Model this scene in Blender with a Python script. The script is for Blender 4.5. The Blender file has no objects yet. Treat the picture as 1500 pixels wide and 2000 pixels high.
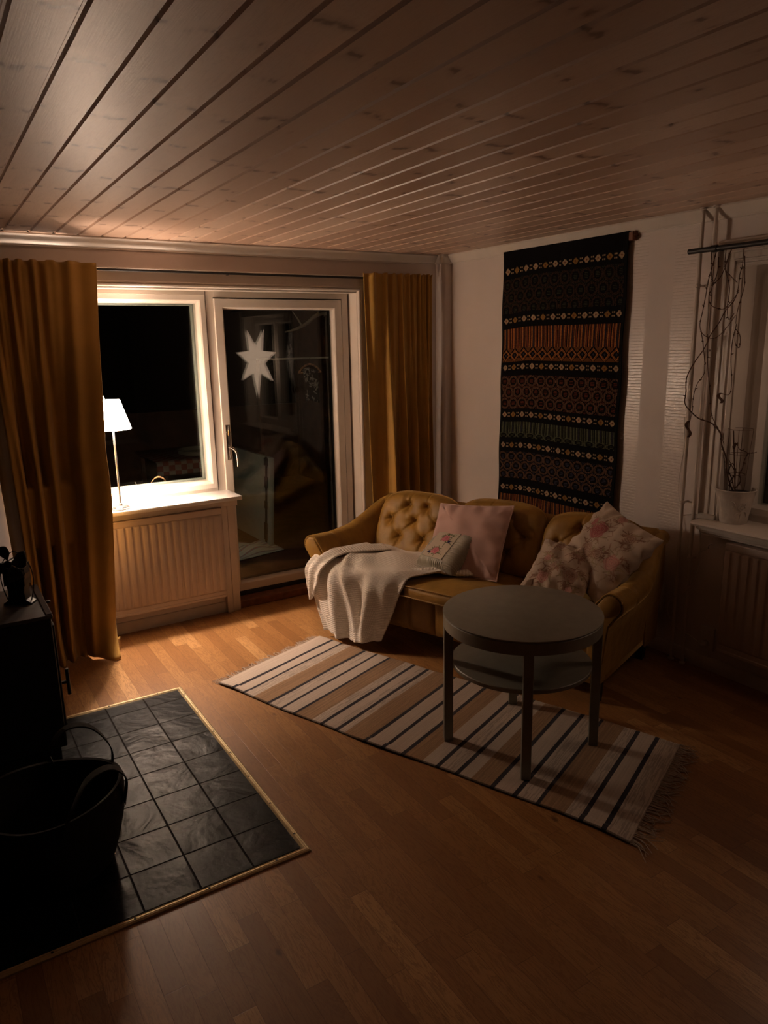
import bpy, bmesh, math, random
import numpy as np
from mathutils import Matrix, Vector
random.seed(7); RNG = np.random.RandomState(7)
S = bpy.context.scene; C = S.collection
pi = math.pi

# ---------------------------------------------------------------- camera
cam_d = bpy.data.cameras.new('camera'); cam = bpy.data.objects.new('camera', cam_d); C.objects.link(cam)
cr = Vector((0.84689152, -0.5314011, -0.01968736)); cu = Vector((0.1357968, 0.18032700, 0.97418756)); cf = Vector((0.51413421, 0.82770466, -0.22487998))
M4 = Matrix((cr, cu, -cf)).transposed().to_4x4(); M4.translation = (-3.4556, -4.6301, 1.7792)
cam.matrix_world = M4
cam_d.sensor_fit = 'VERTICAL'; cam_d.sensor_height = 36.0; cam_d.sensor_width = 27.0
cam_d.lens = 1431.14 / 2000 * 36; cam_d.clip_start = .03
S.camera = cam
S.view_settings.view_transform = 'Standard'; S.view_settings.look = 'None'
S.view_settings.gamma = 1; S.view_settings.use_curve_mapping = False
S.view_settings.exposure = 0.0

# ---------------------------------------------------------------- world (night) and lights
w = bpy.data.worlds.new('night'); S.world = w; w.use_nodes = True
bgn = w.node_tree.nodes['Background']; bgn.inputs[0].default_value = (.35, .2, .13, 1); bgn.inputs[1].default_value = .001
LAMP = (-2.512, -.072)          # table lamp stands here on the sill
LAMP_W = 185.0; SHADE_E = 84.0; STAR_E = 2.4
# the lamp bulb is made in the lamp's builder, the star's glow in the star's

# ---------------------------------------------------------------- node helpers
class NT:
    def __init__(s, name):
        s.m = bpy.data.materials.new(name); s.m.use_nodes = True; s.t = s.m.node_tree; s.t.nodes.clear()
    def n(s, ty, **k):
        nd = s.t.nodes.new(ty)
        for a, b in k.items(): setattr(nd, a, b)
        return nd
    def put(s, sock, v):
        if v is None: return
        if isinstance(v, bpy.types.NodeSocket): s.t.links.new(v, sock)
        elif isinstance(v, (tuple, list)):
            v = tuple(v)
            if sock.type == 'RGBA' and len(v) == 3: v = v + (1,)
            sock.default_value = v
        else: sock.default_value = v
    def math(s, op, a, b=None, c=None):
        nd = s.n('ShaderNodeMath', operation=op)
        for i, x in enumerate((a, b, c)): s.put(nd.inputs[i], x)
        return nd.outputs[0]
    def obj(s): return s.n('ShaderNodeTexCoord').outputs['Object']
    def uv(s): return s.n('ShaderNodeTexCoord').outputs['UV']
    def xyz(s, v):
        nd = s.n('ShaderNodeSeparateXYZ'); s.put(nd.inputs[0], v); return nd.outputs
    def vec(s, x, y, z=0.0):
        nd = s.n('ShaderNodeCombineXYZ')
        for i, q in enumerate((x, y, z)): s.put(nd.inputs[i], q)
        return nd.outputs[0]
    def scl(s, v, sc):
        nd = s.n('ShaderNodeMapping'); s.put(nd.inputs[0], v); nd.inputs['Scale'].default_value = sc; return nd.outputs[0]
    def noise(s, v, scale=5, detail=3, rough=.5, dist=0):
        nd = s.n('ShaderNodeTexNoise'); s.put(nd.inputs['Vector'], v)
        nd.inputs['Scale'].default_value = scale; nd.inputs['Detail'].default_value = detail
        nd.inputs['Roughness'].default_value = rough; nd.inputs['Distortion'].default_value = dist
        return nd.outputs['Fac']
    def white(s, v):
        nd = s.n('ShaderNodeTexWhiteNoise', noise_dimensions='3D'); s.put(nd.inputs['Vector'], v); return nd.outputs['Value']
    def ramp(s, f, stops, interp='LINEAR'):
        nd = s.n('ShaderNodeValToRGB'); s.put(nd.inputs[0], f); r = nd.color_ramp; r.interpolation = interp
        while len(r.elements) > 1: r.elements.remove(r.elements[-1])
        for i, (p, c) in enumerate(stops):
            e = r.elements[0] if i == 0 else r.elements.new(p)
            e.position = p; e.color = tuple(c) + (1,) if len(c) == 3 else c
        return nd.outputs[0]
    def mix(s, f, a, b, mode='MIX'):
        nd = s.n('ShaderNodeMix', data_type='RGBA', blend_type=mode)
        s.put(nd.inputs[0], f); s.put(nd.inputs[6], a); s.put(nd.inputs[7], b); return nd.outputs[2]
    def step(s, x, a, b):
        nd = s.n('ShaderNodeMapRange', interpolation_type='SMOOTHSTEP'); s.put(nd.inputs[0], x)
        nd.inputs[1].default_value = a; nd.inputs[2].default_value = b; return nd.outputs[0]
    def bump(s, h, strength=.5, dist=.01, nrm=None):
        nd = s.n('ShaderNodeBump'); s.put(nd.inputs['Height'], h)
        nd.inputs['Strength'].default_value = strength; nd.inputs['Distance'].default_value = dist
        if nrm: s.put(nd.inputs['Normal'], nrm)
        return nd.outputs[0]
    def bsdf(s, col, rough=.6, normal=None, **k):
        b = s.n('ShaderNodeBsdfPrincipled'); s.put(b.inputs['Base Color'], col); s.put(b.inputs['Roughness'], rough)
        if normal: s.put(b.inputs['Normal'], normal)
        for a, q in k.items(): s.put(b.inputs[a.replace('_', ' ')], q)
        o = s.n('ShaderNodeOutputMaterial'); s.t.links.new(b.outputs[0], o.inputs[0]); return s.m

def simple(name, col, rough=.6, var=.06, scale=14, bump=0.0, bscale=60, **k):
    m = NT(name); o = m.obj()
    n = m.noise(o, scale, 4)
    lo = tuple(max(0, c * (1 - var * 2)) for c in col); hi = tuple(min(1, c * (1 + var * 2)) for c in col)
    c = m.ramp(n, [(.3, lo), (.7, hi)])
    nr = m.bump(m.noise(o, bscale, 3), bump, .004) if bump else None
    return m.bsdf(c, rough, nr, **k)

# ---------------------------------------------------------------- mesh helpers
ROOT = {}
def setp(o, label=None, cat=None, group=None, kind=None):
    if label: o['label'] = label
    if cat: o['category'] = cat
    if group: o['group'] = group
    if kind: o['kind'] = kind
    return o
def thing(name, loc, label, cat, rz=0.0, group=None, kind=None):
    o = bpy.data.objects.new(name, None); C.objects.link(o); o.location = loc; o.rotation_euler = (0, 0, rz)
    o.empty_display_size = .05
    m = Matrix.Rotation(rz, 4, 'Z'); m.translation = loc; ROOT[o.name] = m
    return setp(o, label, cat, group, kind)
def obj(name, geo, mat, parent=None, local=False, smooth=True, ang=35, uv=None, fcol=None, vcol=None, label=None, solid=None, sub=0):
    V, F = geo
    V = [tuple(map(float, v)) for v in V]
    me = bpy.data.meshes.new(name)
    o = bpy.data.objects.new(name, me); C.objects.link(o)
    if parent is not None:
        R_ = ROOT[parent.name]; ROOT[o.name] = R_; o.parent = parent
        if not local:
            inv = R_.inverted(); V = [tuple(inv @ Vector(v)) for v in V]
    me.from_pydata(V, [], F); me.update()
    bm = bmesh.new(); bm.from_mesh(me); bmesh.ops.recalc_face_normals(bm, faces=bm.faces) if not (uv or fcol is not None) else None
    bm.to_mesh(me); bm.free()
    me.materials.append(mat)
    if smooth:
        me.polygons.foreach_set('use_smooth', [True] * len(me.polygons)); me.set_sharp_from_angle(angle=math.radians(ang))
    if uv is not None:
        ul = me.uv_layers.new(name='UVMap')
        for l in me.loops: ul.data[l.index].uv = uv[l.vertex_index]
    if fcol is not None:
        ca = me.color_attributes.new('col', 'FLOAT_COLOR', 'CORNER')
        arr = np.ones((len(me.loops), 4), 'f')
        for p in me.polygons: arr[p.loop_start:p.loop_start + p.loop_total, :3] = fcol[p.index]
        ca.data.foreach_set('color', arr.ravel())
    if vcol is not None:
        ca = me.color_attributes.new('col', 'FLOAT_COLOR', 'POINT')
        arr = np.ones((len(me.vertices), 4), 'f'); arr[:, :3] = vcol; ca.data.foreach_set('color', arr.ravel())
    if solid:
        md = o.modifiers.new('thick', 'SOLIDIFY'); md.thickness = solid; md.offset = 0
    if sub:
        md = o.modifiers.new('sub', 'SUBSURF'); md.levels = sub; md.render_levels = sub
    if label: o['label'] = label
    return o
def rebase(o):
    "origin of a one-mesh thing moved to the middle of its base"
    vs = [v.co for v in o.data.vertices]
    c = Vector(((min(v.x for v in vs) + max(v.x for v in vs)) / 2, (min(v.y for v in vs) + max(v.y for v in vs)) / 2, min(v.z for v in vs)))
    o.data.transform(Matrix.Translation(-c)); o.location = c; ROOT[o.name] = Matrix.Translation(c); return o
def join(*gs):
    V, F = [], []
    for g in gs:
        k = len(V); V += list(g[0]); F += [tuple(i + k for i in f) for f in g[1]]
    return V, F
def box(x0, x1, y0, y1, z0, z1, b=.002, seg=1):
    bm = bmesh.new(); bmesh.ops.create_cube(bm, size=1)
    for v in bm.verts: v.co = ((x0 + x1) / 2 + v.co.x * (x1 - x0), (y0 + y1) / 2 + v.co.y * (y1 - y0), (z0 + z1) / 2 + v.co.z * (z1 - z0))
    if b: bmesh.ops.bevel(bm, geom=list(bm.edges), offset=b, segments=seg, profile=.5, affect='EDGES')
    V = [tuple(v.co) for v in bm.verts]; F = [tuple(v.index for v in f.verts) for f in bm.faces]
    bm.free(); return V, F
def xf(g, m): return [tuple(m @ Vector(v)) for v in g[0]], g[1]
def grid(nu, nv, f, wrap=False):
    V = [f(i / (nu - 1 if not wrap else nu), j / (nv - 1)) for j in range(nv) for i in range(nu)]
    F = []
    for j in range(nv - 1):
        for i in range(nu if wrap else nu - 1):
            i2 = (i + 1) % nu
            F.append((j * nu + i, j * nu + i2, (j + 1) * nu + i2, (j + 1) * nu + i))
    return V, F
def lathe(prof, n=32, c=(0, 0, 0), cap=True):
    V = []; F = []
    for r, z in prof:
        for i in range(n):
            a = 2 * pi * i / n; V.append((c[0] + r * math.cos(a), c[1] + r * math.sin(a), c[2] + z))
    for j in range(len(prof) - 1):
        for i in range(n): F.append((j * n + i, j * n + (i + 1) % n, (j + 1) * n + (i + 1) % n, (j + 1) * n + i))
    if cap:
        F.append(tuple(range(n - 1, -1, -1))); F.append(tuple((len(prof) - 1) * n + i for i in range(n)))
    return V, F
def crom(P, n):
    P = [np.array(p, float) for p in P]; Q = [2 * P[0] - P[1]] + P + [2 * P[-1] - P[-2]]; out = []
    for i in range(len(P) - 1):
        a, b, c, d = Q[i:i + 4]
        for k in range(n):
            t = k / n; out.append(.5 * ((2 * b) + (c - a) * t + (2 * a - 5 * b + 4 * c - d) * t * t + (3 * b - a - 3 * c + d) * t ** 3))
    out.append(P[-1]); return out
def tube(P, r, n=8, smooth=0, cap=True):
    if smooth: P = crom(P, smooth)
    P = [Vector(p) for p in P]; m = len(P); rs = r if hasattr(r, '__len__') else [r] * m
    if len(rs) != m: rs = list(np.interp(np.linspace(0, 1, m), np.linspace(0, 1, len(rs)), rs))
    V, F = [], []; prev = None
    for i, p in enumerate(P):
        t = (P[min(i + 1, m - 1)] - P[max(i - 1, 0)]).normalized()
        if prev is None: a = t.orthogonal().normalized()
        else:
            a = prev - t * prev.dot(t); a = a.normalized() if a.length > 1e-6 else t.orthogonal().normalized()
        prev = a; b = t.cross(a)
        for k in range(n):
            q = 2 * pi * k / n; V.append(tuple(p + (a * math.cos(q) + b * math.sin(q)) * rs[i]))
    for i in range(m - 1):
        for k in range(n): F.append((i * n + k, i * n + (k + 1) % n, (i + 1) * n + (k + 1) % n, (i + 1) * n + k))
    if cap: F.append(tuple(range(n - 1, -1, -1))); F.append(tuple((m - 1) * n + k for k in range(n)))
    return V, F
def loft(rings, cap=True, closed=True):
    n = len(rings[0]); V = [tuple(p) for r in rings for p in r]; F = []
    for i in range(len(rings) - 1):
        for k in range(n if closed else n - 1): F.append((i * n + k, i * n + (k + 1) % n, (i + 1) * n + (k + 1) % n, (i + 1) * n + k))
    if cap and closed: F.append(tuple(range(n - 1, -1, -1))); F.append(tuple((len(rings) - 1) * n + k for k in range(n)))
    return V, F
def extr(poly, f0, f1):
    "prism: 2d outline placed by two functions"
    return loft([[f0(*p) for p in poly], [f1(*p) for p in poly]])
def ring_frame(a0, a1, b0, b1, prof, f, sides='LBRT'):
    "mitred moulding round a rectangle; prof = (inset, height) list, closed loop"
    V, F = [], []; n = len(prof)
    for ins, h in prof:
        V += [f(a0 + ins, b0 + ins, h), f(a1 - ins, b0 + ins, h), f(a1 - ins, b1 - ins, h), f(a0 + ins, b1 - ins, h)]
    for k in range(n):
        k2 = (k + 1) % n
        for q, nm in enumerate('BRTL'):
            if nm in sides:
                q2 = (q + 1) % 4; F.append((k * 4 + q, k * 4 + q2, k2 * 4 + q2, k2 * 4 + q))
    return V, F
def catnet(rows, nu, nv):
    rows = [crom(r, nu) for r in rows]; cols = [crom([r[i] for r in rows], nv) for i in range(len(rows[0]))]
    return [[c[j] for c in cols] for j in range(len(cols[0]))]      # [j][i]
def sm(x): x = min(1, max(0, x)); return x * x * (3 - 2 * x)
# ---------------------------------------------------------------- materials
def wood_floor():
    m = NT('oak_parquet'); x, y, z = m.xyz(m.obj())
    W = .069; row = m.math('FLOOR', m.math('DIVIDE', x, W)); fx = m.math('FRACT', m.math('DIVIDE', x, W))
    r = m.white(m.vec(row, 3.1, 0)); L = m.math('ADD', .42, m.math('MULTIPLY', m.white(m.vec(row, 9.7, 2)), .2))
    yy = m.math('DIVIDE', m.math('ADD', y, m.math('MULTIPLY', r, 7.0)), L)
    cell = m.math('FLOOR', yy); fy = m.math('FRACT', yy)
    k = m.white(m.vec(row, cell, 1.0)); k2 = m.white(m.vec(row, cell, 5.0))
    g = m.vec(m.math('ADD', m.math('MULTIPLY', x, 7.0), m.math('MULTIPLY', k, 37.0)), m.math('ADD', m.math('MULTIPLY', y, 1.1), m.math('MULTIPLY', k2, 23.0)), 0)
    grain = m.noise(g, 3.5, 6, .62, 1.4); fine = m.noise(m.vec(m.math('MULTIPLY', x, 90.0), m.math('ADD', m.math('MULTIPLY', y, 5.0), m.math('MULTIPLY', k, 11.0)), 0), 3, 3, .6)
    rings = m.math('FRACT', m.math('MULTIPLY', grain, 7.0)); ringd = m.math('ABSOLUTE', m.math('SUBTRACT', rings, .5))
    base = m.ramp(k, [(0, (.25, .113, .037)), (.3, (.325, .155, .052)), (.8, (.385, .195, .068)), (1, (.50, .28, .112))])
    c = m.mix(m.math('MULTIPLY', m.step(ringd, .20, .48), .55), base, (.19, .078, .025))
    c = m.mix(m.math('MULTIPLY', m.step(fine, .45, .7), .30), c, (.22, .09, .03))
    kn = m.n('ShaderNodeTexVoronoi', feature='F1'); m.put(kn.inputs['Vector'], m.vec(m.math('MULTIPLY', x, 5.0), m.math('MULTIPLY', y, 2.6), 0)); kn.inputs['Scale'].default_value = 1
    knot = m.math('SUBTRACT', 1.0, m.step(m.math('ADD', kn.outputs['Distance'], m.math('MULTIPLY', m.noise(m.obj(), 40, 2), .06)), .045, .10))
    c = m.mix(m.math('MULTIPLY', knot, .8), c, (.07, .025, .01))
    ex = m.math('MINIMUM', fx, m.math('SUBTRACT', 1.0, fx)); ey = m.math('MULTIPLY', m.math('MINIMUM', fy, m.math('SUBTRACT', 1.0, fy)), 6.0)
    e = m.math('SUBTRACT', 1.0, m.step(m.math('MINIMUM', ex, ey), .004, .02))
    c = m.mix(m.math('MULTIPLY', e, .55), c, (.08, .03, .01))
    h = m.math('SUBTRACT', m.math('MULTIPLY', fine, .25), e)
    return m.bsdf(c, m.math('ADD', .34, m.math('MULTIPLY', fine, .12)), m.bump(h, .25, .0012), Coat_Weight=.15, Coat_Roughness=.25)
def ceiling_wood():
    m = NT('whitewashed_pine'); x, y, z = m.xyz(m.obj()); W = .1275
    u = m.math('DIVIDE', m.math('ADD', x, 3.0965), W); row = m.math('FLOOR', u); fx = m.math('FRACT', u)
    k = m.white(m.vec(row, 1.3, 0)); k2 = m.white(m.vec(row, 7.3, 4))
    grain = m.noise(m.vec(m.math('ADD', m.math('MULTIPLY', x, 9.0), m.math('MULTIPLY', k, 31.0)), m.math('MULTIPLY', y, .9), 0), 4, 5, .6, .9)
    rd = m.math('ABSOLUTE', m.math('SUBTRACT', m.math('FRACT', m.math('MULTIPLY', grain, 6.0)), .5))
    base = m.ramp(k, [(0, (.42, .285, .21)), (.5, (.49, .345, .26)), (1, (.55, .40, .305))])
    c = m.mix(m.math('MULTIPLY', m.step(rd, .25, .5), .28), base, (.38, .24, .17))
    # knot whorls: rows across each board
    per = m.math('ADD', .30, m.math('MULTIPLY', k2, .22)); dn = m.noise(m.vec(m.math('MULTIPLY', x, 14.0), m.math('MULTIPLY', y, 6.0), row), 1, 3, .5)
    v = m.math('DIVIDE', m.math('ADD', m.math('ADD', y, m.math('MULTIPLY', k, 5.0)), m.math('MULTIPLY', dn, .10)), per)
    d = m.math('MULTIPLY', m.math('ABSOLUTE', m.math('SUBTRACT', m.math('FRACT', v), .5)), per)
    n2 = m.noise(m.vec(m.math('MULTIPLY', x, 22.0), m.math('MULTIPLY', y, 7.0), m.math('MULTIPLY', row, 3.7)), 1, 2, .5)
    halo = m.math('MULTIPLY', m.math('SUBTRACT', 1.0, m.step(d, .0, .045)), m.step(n2, .42, .62))
    core = m.math('MULTIPLY', m.math('SUBTRACT', 1.0, m.step(d, .004, .016)), m.step(n2, .5, .6))
    c = m.mix(m.math('MULTIPLY', halo, .55), c, (.23, .13, .08)); c = m.mix(m.math('MULTIPLY', core, .75), c, (.10, .05, .03))
    fine = m.noise(m.vec(m.math('MULTIPLY', x, 80.0), m.math('MULTIPLY', y, 3.0), 0), 3, 3, .6)
    return m.bsdf(c, .42, m.bump(fine, .12, .002))
def wall_paint(name, bands=False):
    m = NT(name); o = m.obj(); x, y, z = m.xyz(o)
    c = m.ramp(m.noise(o, 3, 3), [(.3, (.64, .56, .52)), (.7, (.68, .60, .555))])
    fib = m.math('ADD', m.noise(m.scl(o, (90, 90, 700)), 1, 2), m.noise(m.scl(o, (700, 700, 60)), 1, 2))
    if not bands: return m.bsdf(c, .5, m.bump(fib, .12, .001))
    # woven relief strips in the wall covering
    b = None
    for k in range(3):
        q = m.math('SUBTRACT', 1.0, m.step(m.math('ABSOLUTE', m.math('SUBTRACT', m.math('ADD', y, m.math('MULTIPLY', m.noise(o, 3, 1), .004)), -1.779 + .3 * (k - 1))), .064, .067))
        b = q if b is None else m.math('MAXIMUM', b, q)
    lz = m.math('DIVIDE', m.math('ADD', z, m.math('MULTIPLY', m.noise(m.vec(0.0, m.math('MULTIPLY', y, 7.0), m.math('MULTIPLY', z, 5.0)), 1, 2), .006)), .0168)
    thread = m.step(m.math('ABSOLUTE', m.math('SUBTRACT', m.math('FRACT', lz), .5)), .36, .46)   # narrow horizontal lines
    row = m.math('FLOOR', lz)
    vt = m.math('FRACT', m.math('ADD', m.math('DIVIDE', y, .0082), m.white(m.vec(row, 1, 2)))); vthread = m.step(m.math('ABSOLUTE', m.math('SUBTRACT', vt, .5)), .2, .45)
    h = m.math('MULTIPLY', b, m.math('SUBTRACT', m.math('MULTIPLY', vthread, -.25), thread))
    nr = m.bump(h, .24, .002, m.bump(fib, .10, .001))
    c = m.mix(m.math('MULTIPLY', m.math('MULTIPLY', thread, b), .2), c, (.40, .33, .28))
    rough = m.math('SUBTRACT', .55, m.math('MULTIPLY', b, m.math('MULTIPLY', m.math('SUBTRACT', 1.0, thread), .27)))
    return m.bsdf(c, rough, nr, Specular_IOR_Level=.8)
def velvet():
    m = NT('mustard_velvet'); o = m.obj(); n = m.noise(o, 5, 4, .6); n2 = m.noise(m.scl(o, (18, 18, 5)), 1, 3)
    c = m.ramp(m.math('ADD', m.math('MULTIPLY', n, .6), m.math('MULTIPLY', n2, .4)), [(.35, (.21, .105, .012)), (.65, (.36, .19, .025))])
    return m.bsdf(c, .55, m.bump(m.noise(o, 22, 4), .3, .010), Sheen_Weight=1.0, Sheen_Roughness=.32, Sheen_Tint=(1, .72, .3))
def cloth(name, col, rough=.85, weave=900, var=.08, sheen=.2, bump=.25):
    m = NT(name); o = m.obj(); n = m.noise(o, 9, 4)
    c = m.ramp(n, [(.3, tuple(q * (1 - var) for q in col)), (.7, tuple(min(1, q * (1 + var)) for q in col))])
    h = m.math('ADD', m.noise(m.scl(o, (weave, weave, weave * .2)), 1, 1), m.math('MULTIPLY', m.noise(o, 30, 3), .8))
    return m.bsdf(c, rough, m.bump(h, bump, .0015), Sheen_Weight=sheen, Sheen_Roughness=.5)
def attr_mat(name, rough=.85, bump=.4, bs=500, sheen=.1, dist=.0015):
    m = NT(name); a = m.n('ShaderNodeAttribute'); a.attribute_name = 'col'
    n = m.noise(m.obj(), bs, 2); c = m.mix(.25, a.outputs['Color'], m.ramp(n, [(.3, (.45, .45, .45)), (.7, (1, 1, 1))]), 'MULTIPLY')
    return m.bsdf(c, rough, m.bump(n, bump, dist), Sheen_Weight=sheen, Specular_IOR_Level=.08)
def knit():
    m = NT('cream_knit'); u, v, _ = m.xyz(m.uv())
    r = m.math('SINE', m.math('MULTIPLY', v, 2 * pi / .015)); s_ = m.math('SINE', m.math('ADD', m.math('MULTIPLY', u, 2 * pi / .013), m.math('MULTIPLY', m.math('FLOOR', m.math('DIVIDE', v, .015)), pi)))
    h = m.math('ADD', m.math('MULTIPLY', r, .8), m.math('MULTIPLY', m.math('MULTIPLY', s_, m.math('ADD', r, 1.0)), .35))
    c = m.mix(m.step(h, -.9, .2), (.74, .65, .56), (.90, .83, .74))
    return m.bsdf(c, .9, m.bump(h, .5, .003), Sheen_Weight=.1)
def slate():
    m = NT('slate_tiles'); o = m.obj(); x, y, z = m.xyz(o); T = .195
    u = m.math('DIVIDE', m.math('ADD', x, 2.693 - 3.2), .188); v = m.math('DIVIDE', m.math('ADD', y, 1.105 - 1.75), T * 1.02)
    fu = m.math('FRACT', u); fv = m.math('FRACT', v)
    e = m.math('MINIMUM', m.math('MINIMUM', fu, m.math('SUBTRACT', 1.0, fu)), m.math('MINIMUM', fv, m.math('SUBTRACT', 1.0, fv)))
    e = m.math('ADD', e, m.math('MULTIPLY', m.noise(o, 50, 2), .006))
    grout = m.math('SUBTRACT', 1.0, m.step(e, .009, .022))
    tid = m.white(m.vec(m.math('FLOOR', u), m.math('FLOOR', v), 0))
    ov = m.vec(m.math('ADD', x, m.math('MULTIPLY', tid, 9.0)), m.math('ADD', y, m.math('MULTIPLY', tid, 4.0)), tid)
    n = m.noise(ov, 4.2, 3, .5, 1.0)
    terr = m.math('ADD', m.math('MULTIPLY', m.math('FLOOR', m.math('MULTIPLY', n, 9.0)), .10), m.math('MULTIPLY', n, .35))
    h = m.math('ADD', m.math('SUBTRACT', terr, m.math('MULTIPLY', grout, .8)), m.math('MULTIPLY', m.noise(ov, 30, 4), .05))
    c = m.mix(grout, m.ramp(m.noise(ov, 16, 4), [(.3, (.005, .0063, .0075)), (.7, (.011, .013, .0155))]), (.016, .012, .010))
    return m.bsdf(c, m.math('ADD', .40, m.math('MULTIPLY', grout, .4)), m.bump(h, 1.0, .034), Specular_IOR_Level=.10)
def brass():
    m = NT('brass'); o = m.obj(); n = m.noise(m.scl(o, (40, 40, 40)), 1, 3)
    return m.bsdf(m.ramp(n, [(.3, (.46, .36, .20)), (.7, (.60, .48, .29))]), m.math('ADD', .38, m.math('MULTIPLY', n, .2)), None, Metallic=.75)
def pane():
    m = NT('window_glass'); g = m.n('ShaderNodeNewGeometry'); d = m.n('ShaderNodeVectorMath', operation='DOT_PRODUCT')
    m.put(d.inputs[0], g.outputs['Normal']); m.put(d.inputs[1], g.outputs['Incoming'])
    c = m.math('SUBTRACT', 1.0, m.math('ABSOLUTE', d.outputs['Value'])); f = m.math('ADD', .043, m.math('MULTIPLY', m.math('POWER', c, 5.0), .957))
    t = m.n('ShaderNodeBsdfTransparent'); t.inputs[0].default_value = (.95, .97, .96, 1); gl = m.n('ShaderNodeBsdfGlossy'); gl.inputs['Roughness'].default_value = 0.0
    mx = m.n('ShaderNodeMixShader'); m.put(mx.inputs[0], f); m.put(mx.inputs[1], t.outputs[0]); m.put(mx.inputs[2], gl.outputs[0])
    o = m.n('ShaderNodeOutputMaterial'); m.put(o.inputs[0], mx.outputs[0]); return m.m
def glow(name, col, e, seams=False):
    m = NT(name); b = m.n('ShaderNodeBsdfPrincipled'); b.inputs['Base Color'].default_value = (.85, .8, .72, 1); b.inputs['Roughness'].default_value = .8
    n = m.noise(m.obj(), 25, 3); cc = m.ramp(n, [(.3, tuple(q * .93 for q in col)), (.7, col)])
    m.put(b.inputs['Emission Color'], cc); b.inputs['Emission Strength'].default_value = e
    o = m.n('ShaderNodeOutputMaterial'); m.put(o.inputs[0], b.outputs[0]); return m.m

MT = dict(
    panel=simple('dark_unseen_wall', (.10, .055, .035), .6, .1, 6),  # invented dark finish, so the unseen walls bounce little light
    tray=simple('tray_enamel', (.20, .17, .14), .5),
    floor=wood_floor(), ceil=ceiling_wood(), wall=wall_paint('wall_covering'), wallr=wall_paint('wall_covering_relief', True),
    white=simple('white_gloss_paint', (.68, .62, .56), .32, .03, 6), white2=simple('old_white_paint', (.62, .55, .49), .4, .04, 8, .08),
    rad=simple('radiator_enamel', (.55, .46, .41), .62, .03, 5), sill=simple('sill_lacquer', (.74, .72, .69), .16, .02, 5),
    velvet=velvet(), curtain=cloth('ochre_curtain_fabric', (.44, .25, .042), .7, 1200, .07, .2, .15),
    black=simple('black_iron', (.012, .011, .011), .45, .1, 30, .15), blackf=simple('black_felt', (.01, .0095, .009), .95, .1, 30, .3),
    soot=simple('black_stove_plate', (.05, .043, .042), .35, .08, 30, .1), steel=simple('brushed_steel', (.30, .30, .31), .42, .05, 40, Metallic=1.0),
    chrome=simple('handle_steel', (.62, .58, .54), .2, .03, 40, Metallic=1.0), pink=cloth('dusty_pink_cotton', (.60, .385, .33), .9, 900, .04, .15),
    piping=cloth('pale_pink_piping', (.72, .52, .46), .9), satin=cloth('grey_green_satin', (.33, .29, .21), .38, 700, .12, .4, .3),
    table=simple('sage_grey_paint', (.235, .225, .185), .42, .04, 20, .05), att=attr_mat('painted_weave', sheen=0.0), rugm=attr_mat('rag_weave', .95, .7, 330, .15, .003),
    attf=attr_mat('printed_cotton', .9, .25, 700), knit=knit(), slate=slate(), brass=brass(), pane=pane(),
    fringe=cloth('fringe_yarn', (.42, .33, .26), .95), pot=simple('pot_ceramic', (.60, .53, .47), .35, .05, 30, .25, 45), soil=simple('potting_soil', (.02, .013, .009), .95, .3, 60, .8),
    bark=simple('vine_bark', (.085, .04, .022), .8, .25, 60, .4), wire=simple('brown_wire', (.10, .05, .03), .5), cable=simple('white_cable', (.55, .5, .45), .5),
    plast=simple('white_plastic', (.62, .58, .53), .35, .02), dark=simple('dark_seal_and_gap', (.015, .012, .01), .6), thresh=simple('threshold_wood', (.20, .075, .035), .45, .15, 20),
    porch=simple('porch_boards', (.10, .04, .022), .6, .2, 8), board=simple('white_board', (.22, .25, .24), .5, .04), leaf=simple('dry_leaf', (.50, .25, .13), .7, .3, 40),
    green=simple('pale_leaf', (.32, .36, .18), .6, .2, 40), gold=simple('seam_thread', (.55, .33, .07), .6), button=velvet(),
)
# ---------------------------------------------------------------- the room
H = 2.4; XL, YF = -7.0, -9.5
def st(name, geo, mat, parent=None, **k):
    o = obj(name, geo, mat, parent, **k)
    if parent is None: o['kind'] = 'structure'; ROOT[o.name] = Matrix()
    return o
st('floor', box(XL, .0, YF, .0, -.05, 0, 0), MT['floor'])
# ceiling: whitewashed boards running towards the window wall, v grooves between them
n0 = int((XL + 3.0965) / .1275) - 1; prof = []
for k in range(n0, 26):
    a = -3.0965 + k * .1275
    prof += [(a, H + .008), (a + .002, H + .008), (a + .0075, H), (a + .118, H), (a + .1235, H + .008)]
prof = [(min(max(x, XL), .0), z) for x, z in prof if x < .02]
V = [(x, YF, z) for x, z in prof] + [(x, -.028, z) for x, z in prof]; n = len(prof)
V += [(prof[0][0], YF, H + .05), (prof[-1][0], YF, H + .05), (prof[0][0], -.028, H + .05), (prof[-1][0], -.028, H + .05)]
F = [(i, i + 1, n + i + 1, n + i) for i in range(n - 1)] + [tuple([n + i for i in range(n)] + [2 * n + 3, 2 * n + 2])] + [(2 * n, 2 * n + 1, 2 * n + 3, 2 * n + 2)]
st('ceiling', (V, F), MT['ceil'], smooth=False)
st('ceiling.001', box(XL - .2, .2, YF - .2, .2, H + .055, H + .15, 0), MT['wall'])
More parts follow.
